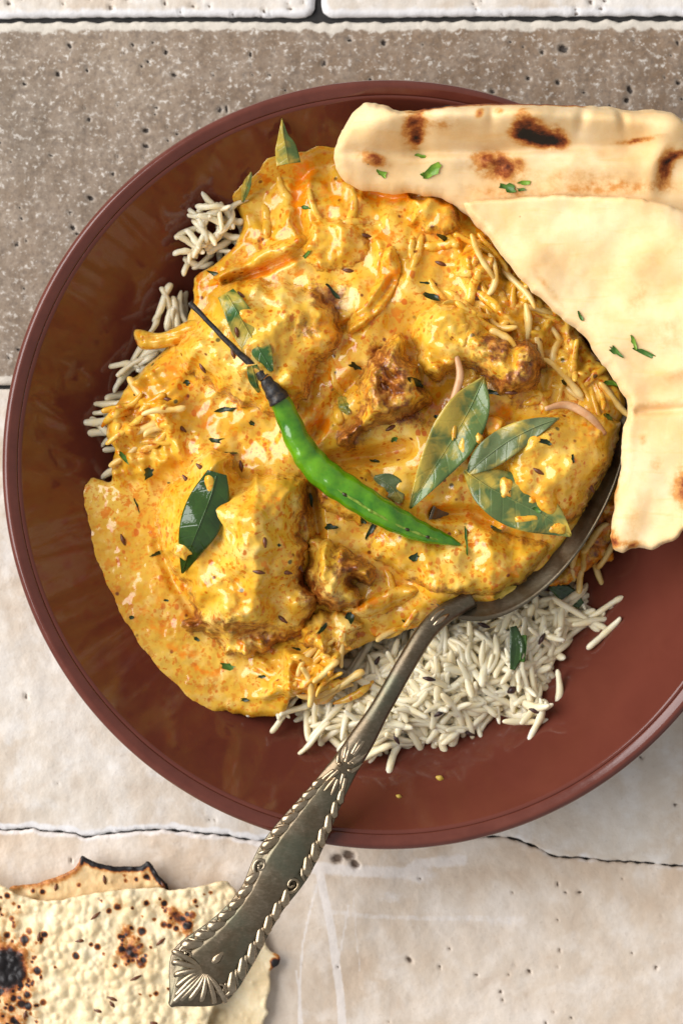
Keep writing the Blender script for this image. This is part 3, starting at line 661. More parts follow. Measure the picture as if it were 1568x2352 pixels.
for P_, lab in (([(1240, 945, 0), (1290, 935, 0), (1340, 960, 0), (1380, 1000, 0)], 'thin pink onion sliver lying on the chicken in the spoon'),
                ([(1040, 820, 0), (1050, 870, 0), (1035, 925, 0)], 'thin sauce-coated onion strand hanging by the leaf tip')):
    zz = [float(HS(np.array([p[0] * 1.0]), np.array([p[1] * 1.0]))[0]) + 66 for p in P_]
    o = tube('onion_sliver', [(p[0], p[1], z) for p, z in zip(P_, zz)], [5, 9, 9, 5][:len(P_)], mat_plain('pink_onion', (0.62, 0.30, 0.13), (0.70, 0.42, 0.22), .3), ns=8, n=16, flat=.7)
    props(o, lab, 'onion', GO)

strand_zones = [((1060, 620), 90, 8, 'just left of the naan tip'), ((1180, 720), 80, 6, 'along the middle of the naan edge'), ((1040, 880), 60, 4, 'above the folded curry leaf'), ((900, 540), 110, 5, 'below the left end of the back naan'), ((640, 480), 90, 4, 'at the top left of the curry'), ((340, 1000), 70, 5, 'on the left shoulder of the curry'), ((760, 1560), 60, 5, 'where sauce meets white rice'), ((980, 1300), 120, 4, 'in the sauce below the chili tip'), ((1300, 880), 70, 6, 'beside the lower naan edge'), ((860, 1400), 60, 3, 'left of the spoon neck'), ((760, 900), 60, 3, 'between the chili and the craggy chicken')]
rs = random.Random(5)
for (zx, zy), zr, zn, zl in strand_zones:
    for _ in range(zn):
        x, y = zx + rs.uniform(-zr, zr), zy + rs.uniform(-zr, zr); a = rs.uniform(0, 6.28); L_ = rs.uniform(26, 60); b = rs.uniform(-.9, .9)
        pp = []
        for k in range(5):
            u_ = -1 + k / 2; aa = a + b * u_ * .5
            pp.append((x + math.cos(aa) * L_ * u_, y + math.sin(aa) * L_ * u_))
        zz = [float(HS(np.array([q[0]]), np.array([q[1]]))[0]) for q in pp]
        rr_ = rs.uniform(7, 11)
        o = tube('onion_strand', [(q[0], q[1], z - 3 + (3 if 0 < k < 4 else -8)) for k, (q, z) in enumerate(zip(pp, zz))], [3, rr_, rr_ * 1.1, rr_ * .9, 3], M['sauce'], ns=10, n=22, flat=.75, wob=.06, sd_=rs.random() * 6)
        for an in ('oil', 'crust'):
            at = o.data.attributes.new(an, 'FLOAT', 'POINT')
        props(o, 'soft sauce-coated onion strand ' + zl, 'onion', 'onion strands in the sauce')

# a quick height lookup over everything already built
from mathutils.bvhtree import BVHTree
DG = None
def surf(x, y, default=None, skip=()):
    """top of what has been built so far at (x, y) of the food plane"""
    global DG
    p = to_world(x, y, 0, Z0)
    hit, loc, nor, idx, ob, mtx = SC.ray_cast(DG, Vector((float(p[0]), float(p[1]), 0.12)), Vector((0, 0, -1)))
    return (loc.z / U, nor, ob.name if ob else None) if hit else (0.0, Vector((0, 0, 1)), None)
def refresh():
    global DG
    bpy.context.view_layer.update(); DG = bpy.context.evaluated_depsgraph_get()

# ================================================================ spoon
AX = np.array([0.560, -0.828]); NR = np.array([0.828, 0.560])   # along the spoon bowl, and to its right (y down)
SCX, SCY, SA_, SB_ = 1212, 1124, 340, 172
spoon = empty('serving_spoon', to_world(700, 1880, 333, Z0), 'tarnished ornate silver serving spoon laid across the bowl rim', 'spoon')
def spoon_bowl():
    nr, na = 26, 120; V = []; F = []
    for side in (0, 1):
        for i in range(nr + 1):
            q = i / nr
            for k in range(na):
                a = 2 * math.pi * k / na; ca, sa = math.cos(a), math.sin(a)
                lx = SA_ * ca * q * (1 if side == 0 else 1.0); ly = SB_ * sa * q * (1 - .10 * ca * q)
                x = SCX + AX[0] * lx + NR[0] * ly; y = SCY + AX[1] * lx + NR[1] * ly
                zr = 246 + 10 * (-ca * q)
                z = zr - 78 * (1 - q ** 2.2) + (4 if i == nr else 0)
                if side: z -= 9; 
                V.append((x, y, z))
    n1 = (nr + 1) * na
    for side in (0, 1):
        b = side * n1
        for i in range(nr):
            for k in range(na):
                f = (b + i * na + k, b + i * na + (k + 1) % na, b + (i + 1) * na + (k + 1) % na, b + (i + 1) * na + k)
                F.append(f if side else f[::-1])
    for k in range(na):
        a0 = nr * na + k; a1 = nr * na + (k + 1) % na; F.append((a0, a1, a1 + n1, a0 + n1)[::-1])
    V = np.asarray(V); return mk('bowl', to_world(V[:, 0], V[:, 1], V[:, 2], Z0), F, M['metald'], spoon)
spoon_bowl()
HL = np.array([(1085, 1372, 246), (1050, 1392, 262), (1010, 1418, 284), (975, 1456, 300), (935, 1520, 312), (885, 1608, 324), (830, 1700, 336), (775, 1785, 346), (715, 1880, 354), (655, 1975, 359), (595, 2075, 363), (530, 2165, 366), (455, 2245, 367), (392, 2308, 364)], float)
HL[:, 0] = 784 + (HL[:, 0] - 784) * sz(HL[:, 2]); HL[:, 1] = 1176 + (HL[:, 1] - 1176) * sz(HL[:, 2])
HC = catmull(HL, 400, closed=False)
seg = np.r_[0, np.cumsum(np.linalg.norm(np.diff(HC[:, :2], axis=0), axis=1))]; SL = seg[-1]
def hc(s):
    s = np.asarray(s, float); return np.stack([np.interp(s, seg, HC[:, k]) for k in range(3)], -1)
hw_s = np.array([0, .03, .06, .09, .14, .22, .30, .36, .42, .48, .55, .60, .645, .68, .72, .77, .84, .885, .915, .935, .955, .98, 1.0])
hw_w = np.array([22, 22, 23, 23, 22, 22, 23, 29, 31, 38, 52, 61, 65, 61, 53, 55, 70, 82, 84, 76, 57, 26, 3.])
hw_x = np.linspace(0, 1, 601); hw_d = np.interp(hw_x, hw_s, hw_w)
hw_d = np.convolve(np.pad(hw_d, 14, mode='edge'), np.hanning(29) / np.hanning(29).sum(), 'valid')
def hw(s): return np.interp(np.asarray(s) / SL, hw_x, hw_d)
def HP(s, t, h):
    """point on the handle: arc length s, lateral t in -1..1 (positive right), height h above the centre line"""
    s = np.asarray(s, float); c = hc(s); c2 = hc(np.minimum(s + 4, SL)) ; c1 = hc(np.maximum(s - 4, 0)); T = (c2 - c1)[..., :2]; T = T / (np.linalg.norm(T, axis=-1, keepdims=True) + 1e-9)
    n_ = np.stack([-T[..., 1], T[..., 0]], -1) * -1.0
    n_ = np.where((n_[..., :1] < 0), -n_, n_)
    w_ = hw(s) * t
    return np.stack([c[..., 0] + n_[..., 0] * w_, c[..., 1] + n_[..., 1] * w_, c[..., 2] + h], -1)
def handle():
    ns, ntt = 300, 33
    S = np.linspace(0, SL, ns); Tt = np.linspace(-1, 1, ntt)
    V = []
    sg, tg = np.meshgrid(S, Tt, indexing='ij'); fr = sg / SL
    orn = sstep(.40, .47, fr)
    dome = 13 * (1 - np.abs(tg) ** 2.2)
    shaft = 17 * np.sqrt(np.clip(1 - tg ** 2, 0, 1))
    step = -5 * sstep(.58, .66, np.abs(tg)) * orn * sstep(1.0, .93, fr)
    h = shaft * (1 - orn) + (dome * .75 + 5 + step) * orn
    top = HP(sg, tg, h)
    bot = HP(sg, tg, -np.where(orn > .5, 6, 6 + 8 * np.sqrt(np.clip(1 - tg ** 2, 0, 1))))
    V = np.concatenate([top.reshape(-1, 3), bot.reshape(-1, 3)])
    i, k = np.meshgrid(np.arange(ns - 1), np.arange(ntt - 1), indexing='ij')
    q = np.stack([i * ntt + k, (i + 1) * ntt + k, (i + 1) * ntt + k + 1, i * ntt + k + 1], -1).reshape(-1, 4); n1 = ns * ntt
    F = [q, q[:, ::-1] + n1]
    for kk, flip in ((0, 0), (ntt - 1, 1)):
        a = np.arange(ns - 1) * ntt + kk; b = a + ntt
        f = np.stack([a, a + n1, b + n1, b], 1); F.append(f[:, ::-1] if flip else f)
    for ii, flip in ((0, 1), (ns - 1, 0)):
        a = ii * ntt + np.arange(ntt - 1); b = a + 1
        f = np.stack([a, a + n1, b + n1, b], 1); F.append(f[:, ::-1] if flip else f)
    F = np.concatenate(F)
    return mk('handle', to_world(V[:, 0], V[:, 1], V[:, 2], Z0), F, M['metal'], spoon)
hd = handle()
def relief(name, st, rad, n=14, ns=8, flat=.8):
    st = np.asarray(st, float)
    P = HP(st[:, 0], st[:, 1], st[:, 2]); return tube(name, P, rad, M['metalb'], hd, ns=ns, n=n, flat=flat)
# slanted gadroon lobes along both borders
for side in (-1, 1):
    for a0, a1, pitch in ((.475, .655, 36), (.70, .885, 35)):
        s = a0 * SL
        while s < a1 * SL:
            g = float(hw(s)) / 60
            relief('gadroon', [(s + 16, side * .98, 2), (s + 14, side * .90, 6), (s + 6, side * .80, 10), (s - 8, side * .68, 10), (s - 18, side * .55, 8), (s - 14, side * .49, 4)], np.array([4, 10, 10.5, 8.5, 4.5, 1.5]) * (.7 + .3 * g), flat=.6)
            relief('gadroon', [(s + 34, side * .96, 3), (s + 27, side * .82, 8), (s + 16, side * .70, 8), (s + 8, side * .58, 5)], np.array([2, 4.4, 4.2, 1.6]) * (.7 + .3 * g))
            s += pitch * (.75 + .25 * g)
    # volutes that close each border
    for sc_, rmax, dirn in ((.672, .30, 1), (.905, .33, -1)):
        pts = []; rad = []
        for k in range(26):
            a = k / 25 * 2.6 * math.pi; r = 1 - k / 25 * .88
            ds = dirn * math.cos(a) * r * 20; dt = side * (.66 + math.sin(a) * r * .26)
            pts.append((sc_ * SL + ds, dt, 9 + 4 * k / 25)); rad.append(4.4 - 2.0 * k / 25 + (2.5 if k > 22 else 0))
        relief('scroll', pts, rad, n=60)
# shell at the end
for k in range(11):
    a = (k - 5) / 5.0
    tipw = 1.0 - .12 * abs(a)
    s0 = .90 * SL; s1 = SL * (.992 - .068 * abs(a) ** 1.1)
    t1 = a * .90
    f1 = float(hw(s0)) * .05 
    mid = (s0 + s1) / 2
    relief('shell_rib', [(s0 + 6, a * .10, 12), (mid - 6, a * .42 * float(hw(s0) / hw(mid)), 14), (s1 - 8, np.clip(a * 1.0, -.93, .93), 11), (s1, np.clip(a * 1.02, -.95, .95), 4)], [3, 6.4, 6.8, 3])
relief('dart', [(.885 * SL, 0, 13), (.873 * SL, 0, 15), (.86 * SL, 0, 15), (.848 * SL, 0, 13)], [2, 9, 6, 1], flat=.35)
# leaf spray where the shaft meets the ornament
for side in (-1, 1):
    for k, (s0, t0, ln, t1) in enumerate([(.415, .12, 46, .55), (.41, .35, 40, .85), (.425, .55, 30, .95), (.395, .05, 52, .18), (.435, .2, -40, .5), (.44, .45, -46, .8), (.45, .08, -44, .25)]):
        s = s0 * SL
        relief('leaf_spray', [(s, side * t0, 15), (s - ln * .5, side * (t0 + t1) / 2 * 1.05, 17 - 6 * t1), (s - ln, side * t1, 13 - 7 * t1)], [5.5, 5, 1.5])
    relief('bead', [(.424 * SL - 5, side * .42, 15), (.424 * SL, side * .42, 17), (.424 * SL + 5, side * .42, 15)], [2, 6, 2], n=10)

relief('neck_leaf', [(.10 * SL, .1, 14), (.085 * SL, .15, 18), (.07 * SL, .2, 17), (.055 * SL, .2, 13)], [2, 6, 6, 2])
relief('neck_leaf', [(.10 * SL, -.3, 12), (.085 * SL, -.4, 15), (.07 * SL, -.45, 14), (.055 * SL, -.4, 11)], [2, 5, 5, 2])

# ================================================================ naan
def bumps(L):
    def f(x, y):
        t = 0 * x
        for (cx, cy, rx, ry, a, h) in L: t = t + h * gauss(x, y, cx, cy, rx, ry, a)
        return t
    return f
nb_h = bumps([(870, 300, 70, 40, -25, 34), (1020, 290, 110, 32, 0, 46), (1200, 290, 120, 34, 0, 50), (1400, 300, 110, 34, 3, 46), (1530, 330, 60, 60, 0, 40), (850, 372, 36, 18, 10, 12),
              (1140, 395, 60, 34, 10, -14), (1120, 380, 18, 12, 0, 10), (1160, 400, 18, 10, 40, 10), (1300, 400, 70, 40, 0, 10), (1420, 400, 60, 30, 0, 12), (1515, 410, 30, 50, 20, -14), (1490, 400, 26, 60, 10, 14), (1230, 300, 70, 26, 10, 12), (960, 330, 30, 50, 10, -12),
              (1100, 352, 300, 12, 0, -16), (1320, 300, 12, 34, 10, -8), (1410, 290, 10, 30, -10, -9), (1120, 285, 12, 30, 0, -9)])
nb_c = bumps([(1205, 326, 34, 13, 8, .85), (1186, 302, 16, 24, 12, .45), (1265, 334, 26, 17, 15, .62), (1235, 338, 44, 11, 8, .60), (1215, 306, 20, 12, 30, .30), (948, 300, 24, 34, 15, .55), (955, 326, 12, 18, 0, .45), (856, 368, 34, 13, 15, .46), (1150, 375, 46, 18, 18, .42), (1135, 398, 52, 18, 12, .34), (1170, 392, 20, 10, -30, .25),
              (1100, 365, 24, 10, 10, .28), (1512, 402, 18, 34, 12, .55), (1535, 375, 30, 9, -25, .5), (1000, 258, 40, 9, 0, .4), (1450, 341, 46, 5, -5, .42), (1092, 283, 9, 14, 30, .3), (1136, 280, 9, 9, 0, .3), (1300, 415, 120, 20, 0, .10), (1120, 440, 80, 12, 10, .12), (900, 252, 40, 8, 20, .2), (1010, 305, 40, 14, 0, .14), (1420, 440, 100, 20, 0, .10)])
def naan_z(base, hf, thick, Rr, sd_):
    return lambda x, y, d: base(x, y) + thick * (1 - (1 - np.clip(d / Rr, 0, 1)) ** 2) ** .5 + 1.35 * hf(x, y) * np.clip(d / 18, 0, 1) + fbm(x, y, 150, 3, sd_, .4) * 9 + fbm(x, y, 40, 2, sd_ + 4) * 1.0
bb = lambda x, y: 238 + .03 * (x - 900) + 118 * sstep(600, 850, np.hypot(x - BCX, y - BCY))
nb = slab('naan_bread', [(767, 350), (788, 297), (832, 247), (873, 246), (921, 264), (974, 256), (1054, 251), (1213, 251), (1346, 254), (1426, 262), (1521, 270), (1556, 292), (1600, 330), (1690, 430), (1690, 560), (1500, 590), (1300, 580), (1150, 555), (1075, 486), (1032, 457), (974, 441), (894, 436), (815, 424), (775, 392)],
          4, naan_z(bb, nb_h, 34, 26, 301), lambda x, y, d: bb(x, y) - 10 * np.clip(d / 20, 0, 1), M['bread'], zref=300, attrs={'char': lambda x, y, d: nb_c(x, y) + .6 * sstep(16, 3, d) * sstep(955, 985, x) * sstep(1360, 1310, x) * sstep(290, 270, y) + .10 * sstep(1060, 1150, x) * gauss(x, y, 1400, 448, 900, 14)}, jag=[(4, 40, 303)])  # last term: tan band painting edge shading beside the front naan, not char
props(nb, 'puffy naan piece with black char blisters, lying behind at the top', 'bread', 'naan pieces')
nf_h = bumps([(1520, 660, 105, 95, 0, 34), (1530, 670, 62, 55, 0, -24), (1455, 610, 30, 60, 40, 10), (1400, 1010, 30, 60, 0, 8), (1530, 860, 60, 24, -10, 14), (1220, 600, 50, 40, 40, 9), (1300, 560, 160, 60, 0, 10), (1420, 800, 120, 90, 0, 14), (1560, 760, 60, 120, 0, 14), (1505, 945, 90, 9, -3, -14), (1500, 1080, 60, 90, 0, 12), (1440, 1180, 30, 60, 10, 8), (1545, 1010, 40, 40, 0, 10), (1380, 690, 50, 30, 45, -7)])
ring = lambda x, y: sstep(16, 2, np.abs(np.hypot((x - 1520) / 1.15, y - 660) - 92))
nf_c = lambda x, y: bumps([(1500, 600, 50, 10, -15, .13), (1455, 690, 22, 40, 20, .11), (1560, 1120, 26, 50, 0, .30), (1568, 1110, 12, 30, 0, .25), (1500, 1070, 16, 20, 0, .14), (1450, 1190, 20, 60, 10, .10), (1490, 930, 70, 8, -5, .13), (1440, 1250, 30, 8, 0, .35), (1405, 1240, 10, 22, 0, .35), (1410, 1120, 8, 70, 5, .22), (1250, 660, 9, 60, -40, .12), (1520, 780, 60, 40, 0, .08), (1290, 800, 10, 10, 0, .2), (1330, 780, 30, 8, 40, .15), (1470, 1010, 9, 12, 0, .2), (1540, 870, 50, 16, 0, .10)])(x, y) + .02 * ring(x, y)
def bf(x, y):
    a = 272 + .16 * (x - 1065) - .075 * (y - 470); b = bb(x, y) + 46 + .04 * (x - 1065)
    return .5 * (a + b + np.sqrt((a - b) ** 2 + 900)) - 10 * sstep(600, 900, y)
nf = slab('naan_bread', [(1062, 472), (1085, 461), (1117, 458), (1240, 456), (1320, 460), (1426, 470), (1505, 486), (1568, 506), (1690, 560), (1760, 760), (1740, 1000), (1650, 1160), (1568, 1213), (1540, 1238), (1500, 1258), (1452, 1260), (1424, 1268), (1402, 1252), (1404, 1200), (1413, 1120), (1424, 1050), (1428, 990), (1438, 940), (1425, 903), (1382, 838), (1332, 768), (1270, 716), (1205, 655), (1150, 582), (1108, 528)],
          4, naan_z(bf, nf_h, 26, 13, 311), lambda x, y, d: bf(x, y) - 8 * np.clip(d / 20, 0, 1), M['bread'], zref=300, attrs={'char': lambda x, y, d: nf_c(x, y)}, jag=[(4, 36, 313)])
props(nf, 'pale soft naan wedge in front, pointing into the curry at the right', 'bread', 'naan pieces')

# ================================================================ papads
def papad(name, outline, base, nbub, seed, zones, mat, label, thick=6, edgechar=None, res=3.2, seeds=()):
    r = np.random.default_rng(seed); P = np.asarray(outline, float); x0, y0 = P.min(0); x1, y1 = P.max(0)
    B = []
    for _ in range(nbub):
        B.append((r.uniform(x0, x1), r.uniform(y0, y1), 3.2 + 15 * r.random() ** 3.6))
    def bub(x, y, d=None):
        t = 0 * x
        for cx, cy, rad in B:
            k = (np.abs(x - cx) < rad) & (np.abs(y - cy) < rad)
            if k.any():
                q = 1 - ((x[k] - cx) ** 2 + (y[k] - cy) ** 2) / rad ** 2
                t[k] = np.maximum(t[k], np.clip(q, 0, 1) * rad / 18)
        return t
    def zone(x, y):
        t = 0 * x
        for z in zones: t = np.maximum(t, z[5] * gauss(x, y, *z[:5]))
        return t
    DT = []
    for z in zones:
        for _ in range(int(z[2] * z[3] / 115 * min(z[5], 1.2)) + 1):
            DT.append((z[0] + r.normal() * z[2] * .62, z[1] + r.normal() * z[3] * .62, (2.2 + 4.5 * r.random() ** 2.5) * (.7 + .4 * min(z[5], 1.2)), .45 + .5 * r.random()))
    def ch(x, y, d):
        zn = zone(x, y); b = np.clip(bub(x, y) * 1.8, 0, 1)
        c = zn * (.20 + .20 * b) + np.clip(zn - .85, 0, 1) * 1.3
        for dx_, dy_, dr_, dv_ in DT:
            k = (np.abs(x - dx_) < dr_ * 2.2) & (np.abs(y - dy_) < dr_ * 2.2)
            if k.any(): c[k] = np.maximum(c[k], dv_ * sstep(2.1, .7, np.hypot(x[k] - dx_, y[k] - dy_) / dr_) + zn[k] * .1)
        if edgechar is not None: c = np.maximum(c, edgechar(x, y, d))
        return c
    def zt_(x, y, d):
        return base(x, y) + bub(x, y) * 9.5 + fbm(x, y, 30, 3, seed + 2) * 2.5 + fbm(x, y, 120, 2, seed + 3) * 7 + thick * .6 * np.clip(d / 3, 0, 1)
    o = slab(name, outline, res, zt_, lambda x, y, d: base(x, y) + fbm(x, y, 120, 2, seed + 3) * 7 - 2, mat, zref=50, attrs={'char': ch, 'bub': bub}, jag=[(2.2, 26, seed + 4)], n=260)
    props(o, label, 'papad', 'roasted papad pieces')
    for (sx, sy, a, ln) in seeds:
        c, s_ = math.cos(math.radians(a)), math.sin(math.radians(a)); X = np.array([sx * 1.0]); Y = np.array([sy * 1.0]); z = float(zt_(X, Y, np.array([20.]))[0]) + 1
        tube('cumin_seed', [(sx - c * ln, sy - s_ * ln, z - 1), (sx, sy, z + 2), (sx + c * ln, sy + s_ * ln, z - 1)], [1.2, 4, 1.2], M['seed'], o, zref=50, ns=7, n=10, flat=.7)
    return o
papad('papad', [(20, 2044), (74, 2034), (123, 2017), (164, 2000), (181, 1982), (187, 1967), (213, 1980), (246, 1990), (287, 1993), (320, 1990), (341, 1980), (357, 2003), (377, 2028), (388, 2044), (400, 2130), (250, 2160), (60, 2130)],
      lambda x, y: 34 + .12 * (2040 - y), 130, 401, [(305, 2022, 20, 16, 0, .75), (182, 2025, 12, 12, 0, .5), (340, 2010, 30, 20, 30, .5), (100, 2045, 40, 14, 0, .3)], M['papadb'], 'toasted papad piece with a charred black scalloped edge, at the back',
      edgechar=lambda x, y, d: sstep(13, 5, d + fbm(x, y, 12, 2, 5) * 3) * sstep(182, 190, x) * sstep(2060, 2030, y) * 1.0 + .34 * sstep(24, 4, d) * sstep(2060, 2030, y), seeds=[(240, 2022, 80, 11), (375, 2035, 60, 12), (128, 2040, 100, 9)])
papad('papad', [(545, 2060), (580, 2090), (603, 2147), (614, 2184), (640, 2199), (638, 2218), (619, 2237), (621, 2262), (611, 2315), (616, 2332), (603, 2356), (590, 2440), (420, 2440), (440, 2200)],
      lambda x, y: 24 + 0 * x, 150, 411, [(632, 2215, 12, 16, 0, 1.1)], M['papad'], 'pale papad piece under the right side of the spoon end', edgechar=lambda x, y, d: .9 * sstep(9, 3, d) * gauss(x, y, 632, 2216, 16, 18))
papad('papad', [(-80, 2020), (-30, 2022), (5, 2032), (40, 2054), (82, 2066), (123, 2067), (185, 2056), (246, 2045), (287, 2040), (370, 2037), (392, 2042), (451, 2034), (512, 2021), (532, 2032), (548, 2062), (543, 2150), (522, 2250), (492, 2310), (478, 2351), (462, 2440), (-80, 2440)],
      lambda x, y: 60 + .03 * (x - 250) + 9 * gauss(x, y, 250, 2200, 160, 130), 1700, 421,
      [(15, 2225, 62, 66, 0, 1.75), (20, 2230, 95, 110, 0, .6), (20, 2090, 60, 60, 0, .45), (25, 2330, 70, 70, 0, .75), (292, 2140, 28, 22, 0, 1.0), (300, 2182, 34, 34, 0, 1.15), (292, 2165, 50, 60, 0, .45), (412, 2105, 40, 26, 35, 1.15), (380, 2080, 26, 26, 0, .55), (430, 2125, 26, 26, 0, .9), (440, 2070, 20, 14, 0, .4), (275, 2075, 30, 26, 0, .4), (340, 2070, 16, 14, 0, .5), (330, 2270, 60, 40, 0, .16), (490, 2060, 40, 26, 0, .25), (345, 2160, 12, 12, 0, .5)],
      M['papad'], 'large cream papad with brown-black char spots, on top at the front', res=3.0,
      seeds=[(188, 2157, -8, 13), (222, 2100, -40, 14), (370, 2160, -40, 14), (315, 2240, -25, 14), (262, 2290, 20, 13), (230, 2318, 10, 12), (355, 2345, 5, 13), (92, 2150, 100, 12), (260, 2303, 50, 9), (60, 2330, 100, 12), (430, 2200, -45, 12)])
refresh()

# ================================================================ chili
ch_path = [(640, 915), (662, 960), (690, 1022), (722, 1068), (768, 1108), (822, 1144), (880, 1180), (935, 1208), (985, 1228), (1025, 1240), (1052, 1250)]
ch_rad = [23, 26, 30, 34, 35, 34, 32, 27, 20, 12, 3]
def zon(x, y, r): return max(surf(x + dx * r, y + dy * r)[0] for dx in (-.6, 0, .6) for dy in (-.6, 0, .6))
zs = np.array([zon(x, y, r) + r * .62 for (x, y), r in zip(ch_path, ch_rad)])
zs = np.convolve(np.r_[zs[0], zs[0], zs, zs[-1], zs[-1]], np.ones(5) / 5, 'valid')
ch_pts = [(x, y, z) for (x, y), z in zip(ch_path, zs)]
chili = empty('green_chili', to_world(800, 1120, zs[4] - 30, Z0), 'glossy green chili with blackened stem lying across the curry', 'chili')
body = tube('body', ch_pts, ch_rad, M['chili'], chili, ns=24, n=90, flat=.86, wob=.035)
zst = zs[0]
tube('calyx', [(606, 862, zst + 12), (618, 885, zst + 8), (634, 908, zst + 4), (646, 928, zst + 1)], [10, 15, 21, 25], M['stem'], chili, ns=16, n=24, wob=.05)
stp = [(446, 709), (480, 744), (520, 786), (560, 826), (592, 855), (612, 876)]
tube('stem', [(x, y, z) for (x, y), z in zip(stp, np.linspace(zst + 6, zst + 14, 6) + np.array([10, 14, 14, 10, 4, 0]))], [7, 5.5, 6, 7.5, 9.5, 14], M['stem'], chili, ns=10, n=40, wob=.06)
# open slit along the lower half with seeds and dark gaps showing
CB = catmull(np.array([(*p, r) for p, r in zip(ch_pts, ch_rad)]), 90, closed=False)
def chp(i, lat):
    p = CB[i]; t = CB[min(i + 1, len(CB) - 1)] - CB[i - 1]; t = t[:2] / np.linalg.norm(t[:2]); nrm = np.array([-t[1], t[0]])
    a = lat; return (p[0] + nrm[0] * p[3] * math.sin(a), p[1] + nrm[1] * p[3] * math.sin(a), p[2] + p[3] * .86 * math.cos(a) + .6)
sl = [chp(i, .28) for i in range(38, 80, 3)]
tube('slit', [(x, y, z - 2.2) for x, y, z in sl], [1.0] + [3.4] * (len(sl) - 2) + [1.0], M['slit'], chili, ns=8, n=60, flat=.9, wob=.12)
for i in (40, 49, 62, 70):
    a, b = chp(i, .30), chp(i + 2, .33)
    tube('seed', [(a[0], a[1], a[2]), ((a[0] + b[0]) / 2, (a[1] + b[1]) / 2, (a[2] + b[2]) / 2 + 1), b], [1, 4.2, 1], M['hole'] if i % 2 == 0 else M['slit'], chili, ns=7, n=8, flat=.6)

# ================================================================ leaves
def leaf(name, spine, widths, mat, label, group=None, fold=.25, lift=6, curl=0.0, twist=0.0, cat='leaf', n=36, m=15, follow=False, wave=3, midrib=True, skew=0):
    S = catmull(np.array([(*p, w_) for p, w_ in zip(spine, widths)], float), n, closed=False)
    T = np.gradient(S[:, :2], axis=0); T /= np.linalg.norm(T, axis=1)[:, None]; N_ = np.stack([-T[:, 1], T[:, 0]], 1)
    V = []; vein = []; mid = []
    L = len(S)
    for i in range(L):
        for k in range(m):
            t = -1 + 2 * k / (m - 1); w_ = max(S[i, 3], .8)
            x = S[i, 0] + N_[i, 0] * t * w_; y = S[i, 1] + N_[i, 1] * t * w_
            z = S[i, 2] + fold * abs(t) * w_ + twist * t * w_ - curl * (t * t) * w_ + wave * math.sin(i * .5 + 2 * t) * abs(t)
            V.append((x, y, z)); vein.append(i / L + .10 * abs(t) * -1 + 1); mid.append(abs(t))
    V = np.asarray(V); n1 = len(V); Vb = V.copy(); Vb[:, 2] -= 2.2
    F = []
    for i in range(L - 1):
        for k in range(m - 1):
            a = i * m + k; f = (a, a + m, a + m + 1, a + 1); F.append(f); F.append(tuple(q + n1 for q in f[::-1]))
    for i in range(L - 1):
        for k, fl in ((0, 0), (m - 1, 1)):
            a = i * m + k; f = (a, a + n1, a + m + n1, a + m); F.append(f[::-1] if fl else f)
    for i, fl in ((0, 1), (L - 1, 0)):
        for k in range(m - 1):
            a = i * m + k; f = (a, a + n1, a + 1 + n1, a + 1); F.append(f[::-1] if fl else f)
    VV = np.concatenate([V, Vb]); W = to_world(VV[:, 0], VV[:, 1], VV[:, 2], Z0)
    o = mk(name, W, F, mat, None, {'vein': np.r_[vein, vein], 'mid': np.r_[mid, mid], 'lat': np.tile(np.linspace(-1, 1, m), 2 * L)})
    props(o, label, cat, group)
    if midrib:
        tube('midrib', [(s[0], s[1], s[2] + 1.2) for s in S[2::4]], np.linspace(1.8, .6, len(S[2::4])), mat, o, ns=6, n=20)
    return o
def Z(x, y, up=0): return surf(x, y)[0] + up
GL = 'curry leaves on the curry'
z = [Z(500, 1100, 9), Z(487, 1150, 9), Z(470, 1200, 9), Z(445, 1260, 10), Z(425, 1310, 8)]
leaf('curry_leaf', [(507, 1088, z[0]), (492, 1140, z[1] + 4), (470, 1200, max(z[2], z[1] - 6) + 4), (446, 1255, z[3] + 4), (422, 1316, z[4])], [22, 43, 46, 30, 2], M['leafdark'], 'dark glossy curry leaf on the largest chicken piece', GL, fold=-.10, curl=.1)
zb = max(Z(1060, 960), Z(1000, 1050)) + 12
leaf('curry_leaf', [(1104, 872, zb + 26), (1078, 930, zb + 22), (1040, 1000, zb + 16), (990, 1080, zb + 10), (938, 1168, zb - 4)], [3, 42, 54, 36, 3], M['leafsauce'], 'upright folded curry leaf smeared with yellow sauce beside the chili', GL, fold=.55, twist=.2, curl=.15, wave=6)
zc = max(Z(1100, 1060), Z(1180, 1010), Z(1240, 985)) + 6
leaf('curry_leaf', [(1272, 966, zc + 2), (1220, 984, zc + 6), (1160, 1015, zc + 4), (1105, 1055, zc), (1068, 1088, zc - 2)], [2, 20, 33, 30, 6], M['leafgrey'], 'plain grey-green curry leaf pointing right, behind the folded leaf', GL, fold=.2, twist=-.12, curl=.15, wave=6)
zd = max(Z(1120, 1130), Z(1190, 1160), Z(1250, 1190)) + 6
leaf('curry_leaf', [(1060, 1082, zd), (1110, 1118, zd + 4), (1170, 1150, zd + 6), (1240, 1186, zd + 4), (1300, 1230, zd - 2)], [4, 44, 58, 44, 3], M['leafspot'], 'broad curry leaf with sauce drops pointing down right in the spoon', GL, fold=.18, twist=.08, curl=.2, wave=7)
ze = max(Z(885, 1118), Z(890, 1100)) + 4
leaf('curry_leaf', [(858, 1096, ze), (885, 1110, ze + 5), (905, 1130, ze + 5), (918, 1156, ze - 2)], [4, 24, 24, 4], M['leafgrey'], 'small half-hidden curry leaf just above the chili', GL, fold=-.1)
zf = max(Z(640, 330), 200) + 10
